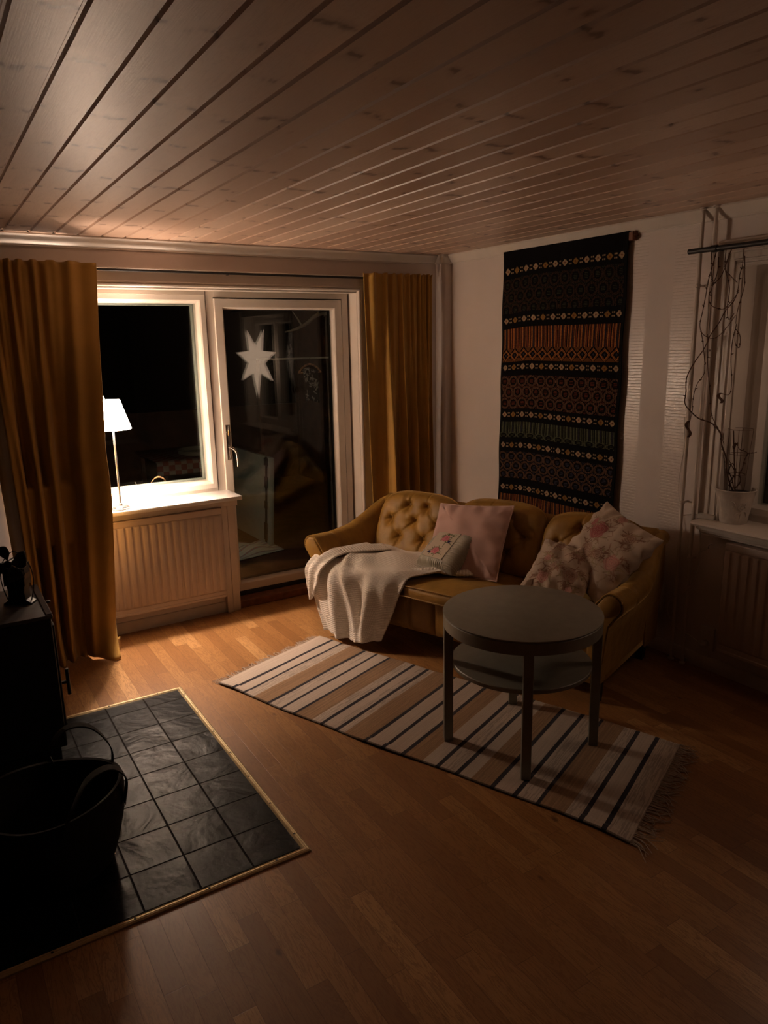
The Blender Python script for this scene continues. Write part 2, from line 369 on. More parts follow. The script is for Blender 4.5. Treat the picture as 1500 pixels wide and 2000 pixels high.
# window wall with its opening (window x -2.80..-1.83, door to -0.77)
st('wall_back', join(box(XL - .2, -2.82, 0, .2, -.05, H + .05, 0), box(-2.82, -.77, 0, .2, 2.128, H + .05, 0), box(-.77, .2, 0, .2, -.05, H + .05, 0),
                     box(-2.82, -1.80, 0, .2, -.05, .80, 0)), MT['wall'])
st('wall_right', join(box(0, .25, -2.41, 0, -.05, H + .05, 0), box(0, .25, -3.75, -2.41, -.05, .815, 0), box(0, .25, -3.75, -2.41, 2.115, H + .05, 0), box(0, .25, YF, -3.75, -.05, H + .05, 0)), MT['wallr'])
st('wall_left', box(XL - .2, XL, YF, 0, -.05, H + .05, 0), MT['panel'])  # unseen left and front walls, set far back to cut bounced light
st('wall_front', box(XL - .2, .25, YF - .2, YF, -.05, H + .05, 0), MT['panel'])
# boxed, rounded pipe chase in the corner
pts = [(-.085, 0.0)] + [(-.085 + .035 * (1 - math.cos(t)) , -.05 - .035 * math.sin(t)) for t in np.linspace(0, pi / 2, 6)] + [(0, -.085), (0, 0)]
pts = [(-.085, 0.0), (-.085, -.05)] + [(-.05 - .035 * math.cos(t), -.05 - .035 * math.sin(t)) for t in np.linspace(.2, pi / 2, 6)] + [(0, -.085), (0, 0)]
st('trim_9', extr(pts, lambda x, y: (x, y, 0), lambda x, y: (x, y, H)), MT['wall'])
# crown mouldings
CP = [(0, 0), (.046, 0), (.048, -.008), (.036, -.022), (.022, -.046), (.010, -.056), (.010, -.064), (0, -.064)]
def crown(name, path):
    rings = []
    for (x, y), (nx, ny) in path: rings.append([(x + nx * d, y + ny * d, H + h) for d, h in CP])
    st(name, loft(rings), MT['white'], ang=50)
crown('trim_1', [((XL, 0), (0, -1)), ((-.10, 0), (0, -1))])
crown('trim_2', [((-.10, 0), (0, -1)), ((-.085, -.05), (-.5, -.9)), ((-.05, -.085), (-.9, -.5)), ((0, -.10), (-1, 0))])
crown('trim_3', [((0, -.10), (-1, 0)), ((0, YF), (-1, 0))])
# skirting boards
BP = lambda: [(0, 0), (.014, 0), (.014, .062), (.008, .072), (0, .074)]
def base(name, a, b, nrm):
    st(name, loft([[(p[0] + nrm[0] * d, p[1] + nrm[1] * d, z) for d, z in BP()] for p in (a, b)]), MT['white2'])
base('baseboard_back', (XL, 0), (-1.875, 0), (0, -1)); base('baseboard_back.001', (-.655, 0), (-.09, 0), (0, -1))
base('baseboard_right', (0, -.09), (0, YF), (-1, 0)); base('baseboard_left', (XL, 0), (XL, YF), (1, 0)); base('baseboard_front', (XL, YF), (0, YF), (0, 1))

# ---- window_1 (left) and door_1 (balcony door) share one frame
fy = lambda x, z, h: (x, -h, z)
w1 = st('window_1', ring_frame(-2.85, -1.80, .793, 2.155, [(0.03, -.20), (.03, -.11), (.055, -.11), (.055, -.20)], fy), MT['white'])
sash = obj('sash', ring_frame(-2.795, -1.833, .845, 2.10, [(0, -.19), (0, -.105), (.003, -.102), (.032, -.102), (.035, -.105), (.040, -.108), (.050, -.135), (.052, -.19)], fy), MT['white'], w1)
obj('outer_sash', ring_frame(-2.795, -1.833, .845, 2.10, [(0.01, -.235), (.01, -.195), (.062, -.195), (.062, -.235)], fy), simple('weathered_sash', (.36, .39, .37), .5), w1)
for k, yy in enumerate((.150, .215)): obj('pane', box(-2.745, -1.88, yy, yy + .004, .893, 2.052, 0), MT['pane'], w1, smooth=False)
silo = box(-2.87, -1.762, -.150, .115, .797, .823, .004, 2)
obj('window_sill', silo, MT['sill'], w1)
obj('sill_apron', box(-2.90, -1.775, -.085, .0, .752, .797, .002), MT['white2'], w1)
d1 = st('door_1', ring_frame(-1.845, -.765, .055, 2.155, [(0.02, -.20), (.02, -.11), (.068, -.11), (.068, -.20)], fy), MT['white'])
leaf = obj('door_leaf', ring_frame(-1.776, -.843, .088, 2.078, [(0, -.18), (0, -.098), (.003, -.095), (.052, -.095), (.056, -.098), (.060, -.102), (.066, -.128), (.068, -.18)], fy), MT['white'], d1)
obj('rubber_seal', ring_frame(-1.776, -.843, .088, 2.078, [(.0665, -.178), (.0665, -.15), (.071, -.15), (.071, -.178)], fy), MT['dark'], leaf)
for yy in (.135, .168): obj('pane', box(-1.712, -.907, yy, yy + .004, .152, 2.014, 0), MT['pane'], leaf, smooth=False)
pl = obj('handle_plate', box(-1.758, -1.730, .087, .0945, 1.03, 1.265, .003, 2), MT['chrome'], leaf)
hd = obj('door_handle', join(tube([(-1.744, .092, 1.115), (-1.744, .045, 1.115)], .009, 12), tube([(-1.744, .047, 1.118), (-1.728, .040, 1.108), (-1.712, .040, 1.085), (-1.706, .040, 1.05), (-1.705, .041, .985)], [.010, .0095, .008, .0075, .007], 12, 5)), MT['chrome'], leaf)
obj('lock_cylinder', join(tube([(-1.744, .092, 1.215), (-1.744, .074, 1.215)], .012, 14), box(-1.748, -1.740, .070, .076, 1.195, 1.235, .001)), MT['chrome'], leaf)
obj('threshold', box(-1.80, -.775, -.004, .20, 0, .052, .003), MT['thresh'], d1)
obj('threshold_gap_shade', box(-1.80, -.80, .104, .19, .052, .09, 0), MT['dark'], d1)  # shade of the gap under the leaf, put in as a dark strip
# casing round the whole opening, with beads on its inner edge
cas = [(-.0, 0), (0, .016), (.006, .022), (.012, .016), (.075, .016), (.078, .024), (.084, .024), (.087, .018), (.092, .018), (.095, .026), (.103, .024), (.107, .012), (.107, 0)]
st('trim_4', ring_frame(-2.93, -.663, -.107, 2.240, cas, lambda x, z, h: (x, -h, max(z, 0)), 'LRT'), MT['white'], ang=25)
# vertical boards between radiator niche and door
st('trim_5', join(box(-1.872, -1.834, -.040, .0, 0, .797, .002), box(-1.828, -1.776, -.028, .1, 0, .797, .002)), MT['white2'])
st('trim_6', box(-.772, -.768, .0, .11, 0.05, 2.128, 0), MT['white'])
st('trim_7', box(-2.82, -.77, .0, .11, 2.124, 2.130, 0), MT['white'])

# ---- window_2 in the right wall, with the potted vine on its sill
fx = lambda y, z, h: (-h, y, z)
w2 = st('window_2', ring_frame(-3.75, -2.41, .83, 2.115, [(0, -.20), (0, -.10), (.052, -.10), (.052, -.20)], fx), MT['white'])
for a, b_ in ((-3.70, -3.10), (-3.06, -2.46)):
    s2 = obj('sash', ring_frame(a, b_, .88, 2.065, [(0, -.19), (0, -.092), (.034, -.092), (.038, -.10), (.046, -.13), (.048, -.19)], fx), MT['white'], w2)
    for xx in (.142, .175): obj('pane', box(xx, xx + .004, a + .04, b_ - .04, .92, 2.025, 0), MT['pane'], s2, smooth=False)
obj('window_jamb', join(box(-.002, .10, -2.414, -2.408, .842, 2.117, 0), box(-.002, .10, -3.752, -3.746, .842, 2.117, 0), box(-.002, .10, -3.75, -2.41, 2.112, 2.118, 0)), MT['white'], w2)
obj('mullion', box(.10, .20, -3.10, -3.06, .88, 2.065, .002), MT['white'], w2)
sp = [(.10, .815), (.10, .842), (-.12, .842), (-.132, .838), (-.136, .829), (-.132, .820), (-.12, .816), (-.11, .815)]
obj('window_sill', extr(sp, lambda x, z: (x, -3.80, z), lambda x, z: (x, -2.318, z)), MT['white'], w2, ang=30)
obj('sill_apron', join(box(-.112, 0, -3.78, -2.335, .800, .815, .002), box(-.098, 0, -3.77, -2.345, .783, .800, .003), box(-.085, 0, -3.76, -2.355, .770, .783, .002)), MT['white'], w2)
cas2 = [(0, 0), (0, .018), (.008, .026), (.016, .018), (.050, .018), (.053, .026), (.061, .026), (.064, .018), (.092, .018), (.095, .028), (.102, .028), (.105, .020), (.112, .020), (.116, .030), (.124, .030), (.130, .014), (.130, 0)]
st('trim_8', ring_frame(-3.87, -2.275, .685, 2.235, cas2, lambda y, z, h: (-h, y, max(z, .815)), 'LRT'), MT['white'], ang=25)

# balcony outside, seen through the glass
st('porch_floor', box(-3.6, .9, .2, 4.6, -.04, -.002, 0), MT['porch'])
st('porch_wall', join(box(.9, .96, .2, 4.6, -.04, 2.4, 0), box(-3.6, .96, 4.6, 4.68, -.04, 1.0, 0)), MT['porch'])
# ---------------------------------------------------------------- hearth with brass edging
he = thing('tiled_hearth', (-3.2, -1.75, 0), 'black slate tile hearth set in the floor, edged with brass strips', 'hearth')
obj('slate_slab', box(-3.95, -2.512, -2.50, -.995, 0, .006, .001), MT['slate'], he)
bp = [(0, .0), (0, .006), (.006, .010), (.009, .0085), (.012, .010), (.017, .010), (.019, .0085), (.022, .010), (.027, .006), (.028, 0)]
def strip(A, B, nA, nB):
    g = loft([[(A[0] + nA[0] * d, A[1] + nA[1] * d, z) for d, z in bp], [(B[0] + nB[0] * d, B[1] + nB[1] * d, z) for d, z in bp]])
    o = obj('brass_strip', g, MT['brass'], he, ang=20)
    A, B = Vector(A), Vector(B); L = (B - A).length; k = max(1, int(L / .22))
    for i in range(k): obj('screw', lathe([(.0045, .0095), (.004, .0112), (.0, .0112)], 8, (*(A + (B - A) * ((i + .5) / k) + (Vector(nA) + Vector(nB)) / 2 * .0145).to_2d(), 0)), MT['dark'], o)
strip((-2.486, -.972), (-2.486, -2.526), (-1, -1), (-1, 1)); strip((-3.95, -.972), (-2.486, -.972), (0, -1), (-1, -1)); strip((-2.486, -2.526), (-3.95, -2.526), (-1, 1), (0, 1))

# ---------------------------------------------------------------- striped rag rug
A = np.array([-2.305, -1.05]); D = np.array([-1.511, -3.132]); B = np.array([-1.561, -.777]); Cc = np.array([-.786, -2.81])
dark = [.113, .195, .386, .478, .57, .746, .842, 1.019, 1.117, 1.221, 1.396, 1.492, 1.661, 1.761, 1.857, 2.036, 2.125]
tan = [(.27, .386), (.57, .68), (.89, 1.019), (1.221, 1.32), (1.56, 1.661), (1.857, 1.97)]; mott = [(.2, .27), (.40, .44), (.68, .73), (.80, .89), (1.42, 1.47), (1.78, 1.857), (1.97, 2.02), (2.14, 2.228)]
NU, NV = 560, 90; L = 2.228
def rugcol():
    col = np.zeros((NV - 1, NU - 1, 3)); t = (np.arange(NU - 1) + .5) / (NU - 1) * L
    st_ = RNG.rand(NU - 1)
    for i, q in enumerate(t):
        c = np.array([.56, .46, .38]) * (.93 + .12 * st_[i]); mt = .03
        for a, b in tan:
            if a < q < b: c = np.array([.35, .215, .12]) * (.85 + .3 * st_[i]); mt = .1
        for a, b in mott:
            if a < q < b: mt = .22
        n = np.repeat(RNG.rand(NV // 6 + 2), 6)[:NV - 1]; n = np.convolve(n, np.ones(4) / 4, 'same')
        col[:, i] = c * (1 - mt * (n[:, None] > .55) * 1.2)
        for dk in dark:
            if abs(q - dk) < .0095: col[:, i] = np.array([.02, .016, .022]) * (1 + .5 * n[:, None])
    col[:1] = col[:1] * .35 + .01; return col.reshape(-1, 3)
wav = lambda s, e: .006 * math.sin(s * 9 + e * 2) + .004 * math.sin(s * 23 + e)
def rugf(s, v):
    p = (A * (1 - s) + D * s) * (1 - v) + (B * (1 - s) + Cc * s) * v; d = (D - A) / L; nrm = np.array([-d[1], d[0]])
    p = p + nrm * (wav(s, v) - .012 * math.sin(pi * s * 2) * (1 - v))
    z = .005 + .0022 * math.sin(s * 31 + v * 4) ** 2 + (.006 * max(0, math.sin(s * 14 + 1)) ** 4 if v < .05 else 0)
    return p[0], p[1], z
rt = thing('rag_rug', (*((A + Cc) / 2), 0), 'long cream rag rug with tan bands and thin black stripes on the parquet', 'rug')
obj('woven_field', grid(NU, NV, rugf), MT['rugm'], rt, fcol=rugcol(), uv=[(0, 0)] * (NU * NV), solid=.005)
for e, (P, Q) in enumerate(((A, B), (D, Cc))):
    dr = (A - D) / L if e == 0 else (D - A) / L; g = []
    for k in range(110):
        f = (k + RNG.rand() * .8) / 110; p = P * (1 - f) + Q * f; ln = (.045 if e == 0 else .075) * (.6 + .7 * RNG.rand()); sw = RNG.randn() * .35; w_ = np.array([-dr[1], dr[0]])
        pts = [(p[0] - dr[0] * .004, p[1] - dr[1] * .004, .006)]
        for t in (.35, .7, 1): q = p + dr * ln * t + w_ * ln * (sw * t * t + .12 * RNG.randn() * t); pts.append((q[0], q[1], .0035 + .003 * RNG.rand()))
        g.append(tube(pts, [.0022, .0018, .0012], 5, 2))
    setp(obj('fringe', join(*g), MT['fringe'], rt), kind='stuff')

# ---------------------------------------------------------------- round table
tc = (-1.345, -2.365)
tb = thing('round_coffee_table', (*tc, 0), 'round grey-green two-tier coffee table with four square legs on the rug', 'table')
R_ = .347; zt = .622
obj('tabletop', lathe([(R_ - .004, zt - .009), (R_, zt - .006), (R_, zt - .002), (R_ - .003, zt)], 96, (*tc, 0)), MT['table'], tb)
obj('apron', lathe([(R_ - .012, zt - .062), (R_ - .002, zt - .062), (R_ - .001, zt - .012), (R_ - .004, zt - .009)], 96, (*tc, 0)), MT['table'], tb)
obj('lower_shelf', lathe([(.306, .375), (.308, .378), (.308, .392), (.305, .395)], 96, (*tc, 0)), MT['table'], tb)
for lx, ly in ((-1.626, -2.2), (-1.572, -2.659), (-1.109, -2.597), (-1.163, -2.121)):
    a = math.atan2(ly - tc[1], lx - tc[0]); m = Matrix.Translation((tc[0], tc[1], 0)) @ Matrix.Rotation(a, 4, 'Z')
    z0 = .009
    obj('leg', xf(join(box(.305, .345, -.020, .020, z0, zt - .058, .002)), m), MT['table'], tb)
for a in (0, pi / 2):
    m = Matrix.Translation((tc[0], tc[1], 0)) @ Matrix.Rotation(math.atan2(-2.659 + 2.365, -1.572 + 1.345) + a, 4, 'Z')
    obj('cross_rail', xf(box(-.310, .310, -.012, .012, .345, .3745, .001), m), MT['table'], tb)

# ---------------------------------------------------------------- lamp on the sill
lx, ly = LAMP; zs = .823
lm = thing('table_lamp', (lx, ly, zs), 'lit table lamp with a cone shade on a thin metal stem, beside the left curtain', 'lamp')
obj('base', join(lathe([(.052, 0), (.056, .004), (.056, .008), (.050, .012)], 8, (lx, ly, zs)), lathe([(.046, .012), (.048, .016), (.040, .024), (.008, .026)], 8, (lx, ly, zs))), MT['steel'], lm, ang=20)
obj('stem', join(tube([(lx, ly, zs + .02), (lx, ly, zs + .60)], .0062, 12), lathe([(.010, .024), (.010, .034), (.0065, .038)], 12, (lx, ly, zs))), MT['steel'], lm)
SH = glow('lamp_shade_paper', (1, .74, .55), SHADE_E)
sh = obj('lamp_shade', lathe([(.104, .486), (.1055, .489), (.054, .660), (.0525, .6595), (.103, .489), (.1025, .486)], 48, (lx, ly, zs), cap=False), SH, lm)
obj('bulb', lathe([(.006, .575), (.012, .58), (.013, .592), (.024, .612), (.026, .628), (.018, .645), (.004, .650)], 16, (lx, ly, zs)), glow('bulb_glass', (1, .75, .45), 12), lm)
ld = bpy.data.lights.new('lamp_bulb_light', 'POINT'); ld.energy = LAMP_W; ld.color = (1, .75, .58); ld.shadow_soft_size = .027
lo = bpy.data.objects.new('lamp_bulb_light', ld); C.objects.link(lo); lo.location = (lx, ly, zs + .582); lo.parent = None

# ---------------------------------------------------------------- paper star hanging in the right-hand window (seen mirrored in the door)
sc = Vector((-.10, -3.22, 1.615))
star = thing('paper_star_lantern', sc, 'lit white paper star lantern hanging in the right window, mirrored in the balcony door', 'star lantern')
Rr, rr = .385, .165; V = [(-.085, 0, 0), (.085, 0, 0)]; F = []
for k in range(7):
    a = -pi / 2 + 2 * pi * k / 7; q = 1.16 if k == 0 else 1.0; V += [(0, q * Rr * math.cos(a), q * Rr * math.sin(a)), (0, rr * math.cos(a + pi / 7), rr * math.sin(a + pi / 7))]
for k in range(14):
    a, b = 2 + k, 2 + (k + 1) % 14; F += [(0, a, b), (1, b, a)]
SR = Matrix.Rotation(-.24, 3, 'Z'); obj('paper_shell', ([tuple(sc + SR @ Vector(v)) for v in V], F), glow('star_paper', (1, .66, .46), STAR_E), star, smooth=False)
obj('cord', tube([sc + Vector((0, 0, .15)), sc + Vector((0, 0, .5)), (-.10, -3.22, 2.193)], .0025, 6), MT['cable'], star)

# ---------------------------------------------------------------- radiators
def radiator(name, label, f, W, z0, z1, nrib):
    r = thing(name, f(W / 2, -.06, z0), label, 'radiator')
    prof = []; pitch = W / nrib
    for k in range(nrib):
        a = k * pitch; prof += [(a, .0), (a + pitch * .10, .007), (a + pitch * .16, .0085), (a + pitch * .60, .0085), (a + pitch * .66, .007), (a + pitch * .74, .0)]
    prof.append((W, 0)); m = len(prof)
    zz = [(z0 + .035, 0), (z0 + .048, 1), (z1 - .048, 1), (z1 - .035, 0)]
    V = [f(x, -.108 - d * s + .008, z) for z, s in zz for x, d in prof]; F = [(j * m + i, j * m + i + 1, (j + 1) * m + i + 1, (j + 1) * m + i) for j in range(3) for i in range(m - 1)]
    obj('front_panel', (V, F), MT['rad'], r, ang=50, solid=.0015)
    def bx(a, b, c, d, e, g_, bv=.003):
        V_, F_ = box(a, b, c, d, e, g_, bv); return [f(*v) for v in V_], F_
    obj('casing', join(bx(0, W, -.102, -.096, z0, z0 + .036), bx(0, W, -.102, -.096, z1 - .036, z1), bx(0, W, -.104, -.030, z1 - .004, z1 + .004, .002), bx(-.002, .004, -.102, -.030, z0, z1), bx(W - .004, W + .002, -.102, -.030, z0, z1), bx(0, W, -.036, -.030, z0, z1)), MT['rad'], r)
    obj('rail', bx(0, W, -.106, -.098, z0 - .008, z0 + .010, .003), MT['rad'], r)
    return r
radiator('panel_radiator', 'white ribbed panel radiator under the window sill, beside the balcony door', lambda x, y, z: (-2.78 + x, y, z), .885, .150, .745, 19)
radiator('panel_radiator', 'white ribbed panel radiator under the potted vine, at the right edge', lambda x, y, z: (y, -2.505 - x, z), 1.0, .178, .755, 20)
# painted heating pipes
for k, y in enumerate((-2.200, -2.272)):
    lab = ['white heating pipe from ceiling to floor, nearer the tapestry', 'white heating pipe from ceiling to floor, nearer the window casing'][k]
    g = join(tube([(-.048, y, 0), (-.048, y, 1.2), (-.048, y, 2.398)], .0095, 14), lathe([(.017, 0), (.017, .006), (.0095, .012)], 16, (-.048, y, 0)), lathe([(.0095, 0), (.018, .004), (.018, .012)], 16, (-.048, y, 2.388)))
    t = thing('heating_pipe', (-.048, y, 0), lab, 'pipe', group=None); obj('pipe', g, MT['white2'], t)
    for z in ((2.02, .9) if k == 0 else (1.7, .6)): obj('pipe_clip', join(lathe([(.0096, 0), (.0135, .002), (.0135, .016), (.0096, .018)], 16, (-.048, y, z)), box(-.038, 0, y - .004, y + .004, z + .004, z + .014, .001)), MT['white2'], t)

# ---------------------------------------------------------------- curtains and rods
def rod(name, P, Q, r, label, ends):
    t = thing(name, ((P[0] + Q[0]) / 2, (P[1] + Q[1]) / 2, P[2]), label, 'curtain rod'); obj('pole', tube([P, Q], r, 14), MT['black'], t)
    for e in ends: obj('finial', lathe([(r, -.004), (r * 1.25, 0), (r * 1.25, .016), (r, .02)], 12), MT['black'], t) if 0 else None
    return t
tr = rod('curtain_rod', (-3.25, -.040, 2.222), (-.19, -.040, 2.222), .0075, 'thin black curtain rod above the left window and balcony door', [])
for x in (-3.1, -1.72, -.2): obj('bracket', join(box(x - .005, x + .005, -.04, 0, 2.212, 2.217, .001), box(x - .012, x + .012, -.004, 0, 2.19, 2.24, .001)), MT['black'], tr)
tr2 = rod('curtain_rod', (-.080, -2.155, 2.195), (-.080, -3.95, 2.195), .013, 'black curtain rod over the right window, dry vines trailing from it', [])
for y in (-2.30, -3.8): obj('bracket', join(box(-.08, 0, y - .005, y + .005, 2.186, 2.196, .001), box(-.004, 0, y - .015, y + .015, 2.15, 2.23, .001), tube([(-.08, y - .014, 2.195), (-.08, y + .014, 2.195)], .017, 14)), MT['black'], tr2)

def curtain(label, xt, xb, yt, yb, zt, nf, seed, amp=(.020, .045), pud=.0, right=True, warp=0.0, edge=None):
    rs = np.random.RandomState(seed); ph = rs.rand(8) * 6.28; N, Mv = 260, 110
    def f(s_, t):
        s = s_ + warp * s_ * (1 - s_)
        low = sm((t - .05) / .55)
        hi = math.sin(2 * pi * (nf * 2.1) * s + .9 * math.sin(5 * s + ph[0])) * .6 + .4 * math.sin(2 * pi * nf * 3.3 * s + ph[1])
        lo_ = math.sin(2 * pi * nf * s + 1.1 * math.sin(2 * pi * s * 1.3 + ph[2]) + .35 * math.sin(t * 4 + ph[3]))
        lo_ = math.copysign(abs(lo_) ** .75, lo_) + .22 * math.sin(2 * pi * nf * 2.4 * s + t * 3 + ph[4])
        y = yt + (yb - yt) * t ** 1.4 + (1 - low) * hi * amp[0] + low * lo_ * (amp[1] * (.75 + .35 * t))
        x = xt[0] + (xt[1] - xt[0]) * s_; x2 = xb[0] + (xb[1] - xb[0]) * s_; x = x + (x2 - x) * t
        if edge: x += (float(np.interp(t, edge[0], edge[1])) - .016 * sm(t * 4) - (xt[1] + (xb[1] - xt[1]) * t)) * s_; y -= .085 * sm(t / .3) * sm(s_ * 1.6 - .6) * (1 - .6 * sm((t - .5) / .4)); y = min(y, -.172) if .55 < t < .70 else y
        x += .010 * math.cos(2 * pi * nf * s + ph[5]) * low
        z = zt * (1 - t) + .006
        if t < .018: y += .5 * (0.018 - t) * math.sin(2 * pi * nf * 3 * s); z -= .007 * sm(.5 + .8 * math.sin(2 * pi * nf * 2.1 * s))
        if .018 < t < .05: y = y * .9 + (yt - .012) * .1
        if pud and t > .90:
            q = (t - .90) / .10; y -= pud * q * q * (.7 + .5 * math.sin(2 * pi * nf * s + 1)); z += .005 * q * (1 + math.sin(2 * pi * nf * 1.4 * s + 2)); 
            if s > .72: r = (s - .72) / .28; y += .03 * q * math.sin(r * 5)
        y = min(y, -.052)
        if edge and s_ < .10: y = y + (-.012 - y) * (1 - s_ / .10) ** .8; x -= .02 * (1 - s_ / .10)
        return x, y, max(z, .004)
    t = thing('curtain', ((xt[0] + xt[1]) / 2, yt, 0), label, 'curtain')
    g = grid(N, Mv, f); obj('curtain_panel', g, MT['curtain'], t, ang=180, solid=.0025)
    hem = [g[0][int(j * N + N - 1 if right else j * N)] for j in range(0, Mv, 2)]
    obj('side_hem', tube(hem, .0028, 6), MT['curtain'], t)
    return t
EDGE = ([0.008, 0.159, 0.259, 0.361, 0.465, 0.573, 0.695, 0.833, 0.974, 1.0], [-2.516, -2.539, -2.558, -2.577, -2.595, -2.594, -2.609, -2.63, -2.659, -2.659])
curtain('long mustard curtain left of the lamp, its hem puddled on the floor', (-3.16, -2.521), (-3.10, -2.655), -.080, -.235, 2.252, 4.0, 3, (.017, .052), .075, warp=.75, edge=EDGE)
ct = bpy.data.objects['curtain']
cv = crom([(-2.70, -.335), (-2.735, -.32), (-2.755, -.285), (-2.735, -.262), (-2.705, -.275), (-2.685, -.30), (-2.655, -.295), (-2.630, -.262), (-2.650, -.235), (-2.690, -.24)], 10)
obj('curled_hem', grid(len(cv), 8, lambda s, t: (cv[int(round(s * (len(cv) - 1)))][0] + .012 * (t - 1) , cv[int(round(s * (len(cv) - 1)))][1] + .02 * t, .004 + .062 * t * (1 - .25 * math.sin(7 * s)))), MT['curtain'], ct, ang=180, solid=.004)
curtain('mustard curtain hanging in the corner behind the sofa, right of the balcony door', (-.752, -.178), (-.705, -.20), -.080, -.125, 2.252, 4.6, 11, (.017, .038), .0, False, warp=-.6)
# ---------------------------------------------------------------- sofa (built in its own frame: x along its length, y towards the wall)
so = thing('velvet_sofa', (-1.48, -.64, 0), 'mustard velvet three-seat sofa with button-tufted back cushions and rolled arms, by the woven hanging', 'sofa', rz=math.atan2(-.94, .342))
LS = 1.87
def sofa(name, geo, mat='velvet', parent=None, **k): return obj(name, geo, MT[mat], parent or so, local=True, **k)
# base rail, quilted into channels
def basef(s, t):
    u = .01 + s * (LS - .02); ph = (u / .172) % 1; bul = .030 * (1 - abs(2 * ph - 1) ** 5) ** .5 * math.sin(pi * min(1, max(0, t))) ** .35
    return (u, .058 - bul, .130 + t * .235)
g = grid(480, 14, basef)
sofa('front_rail', join(g, box(.01, LS - .01, .055, .75, .13, .36, .004)), ang=180)
# seat cushions
def cushion_box(x0, x1, y0, y1, z0, z1, r, puff, n=34, seed=0):
    "soft rounded block, domed on top"
    rs = np.random.RandomState(seed)
    def pt(a, b, c):
        v = np.array([a, b, c], float); w_ = np.sign(v) * np.abs(v); e = 5.5
        nrm = (abs(a) ** e + abs(b) ** e + abs(c) ** e) ** (1 / e); v = v / max(nrm, 1e-6)
        x = (x0 + x1) / 2 + v[0] * (x1 - x0) / 2; y = (y0 + y1) / 2 + v[1] * (y1 - y0) / 2; z = (z0 + z1) / 2 + v[2] * (z1 - z0) / 2
        if v[2] > 0: z += puff * max(0, (1 - v[0] ** 2)) * max(0, 1 - v[1] ** 2) * v[2]
        if v[1] < 0: y -= puff * .5 * (1 - v[0] ** 2) * (1 - v[2] ** 2) * -v[1]
        return (x, y, z)
    V, F = [], []
    for ax in range(3):
        for sg in (-1, 1):
            def f(s, t, ax=ax, sg=sg):
                q = [0, 0, 0]; q[ax] = sg; q[(ax + 1) % 3] = 2 * s - 1; q[(ax + 2) % 3] = 2 * t - 1; return pt(*q)
            V, F = join((V, F), grid(n, n, f))
    bm = bmesh.new(); vs = [bm.verts.new(v) for v in V]
    for f_ in F:
        try: bm.faces.new([vs[i] for i in f_])
        except ValueError: pass
    bmesh.ops.remove_doubles(bm, verts=bm.verts, dist=1e-5)
    bm.verts.index_update(); out = ([tuple(v.co) for v in bm.verts], [tuple(v.index for v in f_.verts) for f_ in bm.faces]); bm.free(); return out
for k in range(3):
    a = .055 + k * .587; c = sofa('seat_cushion', cushion_box(a, a + .585, -.035, .56, .345, .435, .03, .022, seed=k), ang=180)
    z = .372; e = [(a + .02, -.046, z)] + [(a + .02 + .545 * t, -.046 - .010 * math.sin(pi * t), z + .002) for t in (.15, .5, .85)] + [(a + .565, -.046, z)]
    sofa('seat_piping', tube(e, .0035, 6, 6), parent=c)
    sofa('seat_piping', tube([(x, y + .018, .428 + .004 * math.sin(pi * (x - a) / .585)) for x, y, _ in e], .0035, 6, 6), parent=c)
# back frame
bp_ = [(.60, .14), (.60, .60), (.655, .70), (.69, .745), (.735, .765), (.775, .755), (.80, .72), (.805, .60), (.80, .14)]
sofa('back_frame', loft([[(u, y, z - (.02 if u in (.0, LS) else 0)) for y, z in bp_] for u in (.0, .02, LS - .02, LS)]), ang=40)
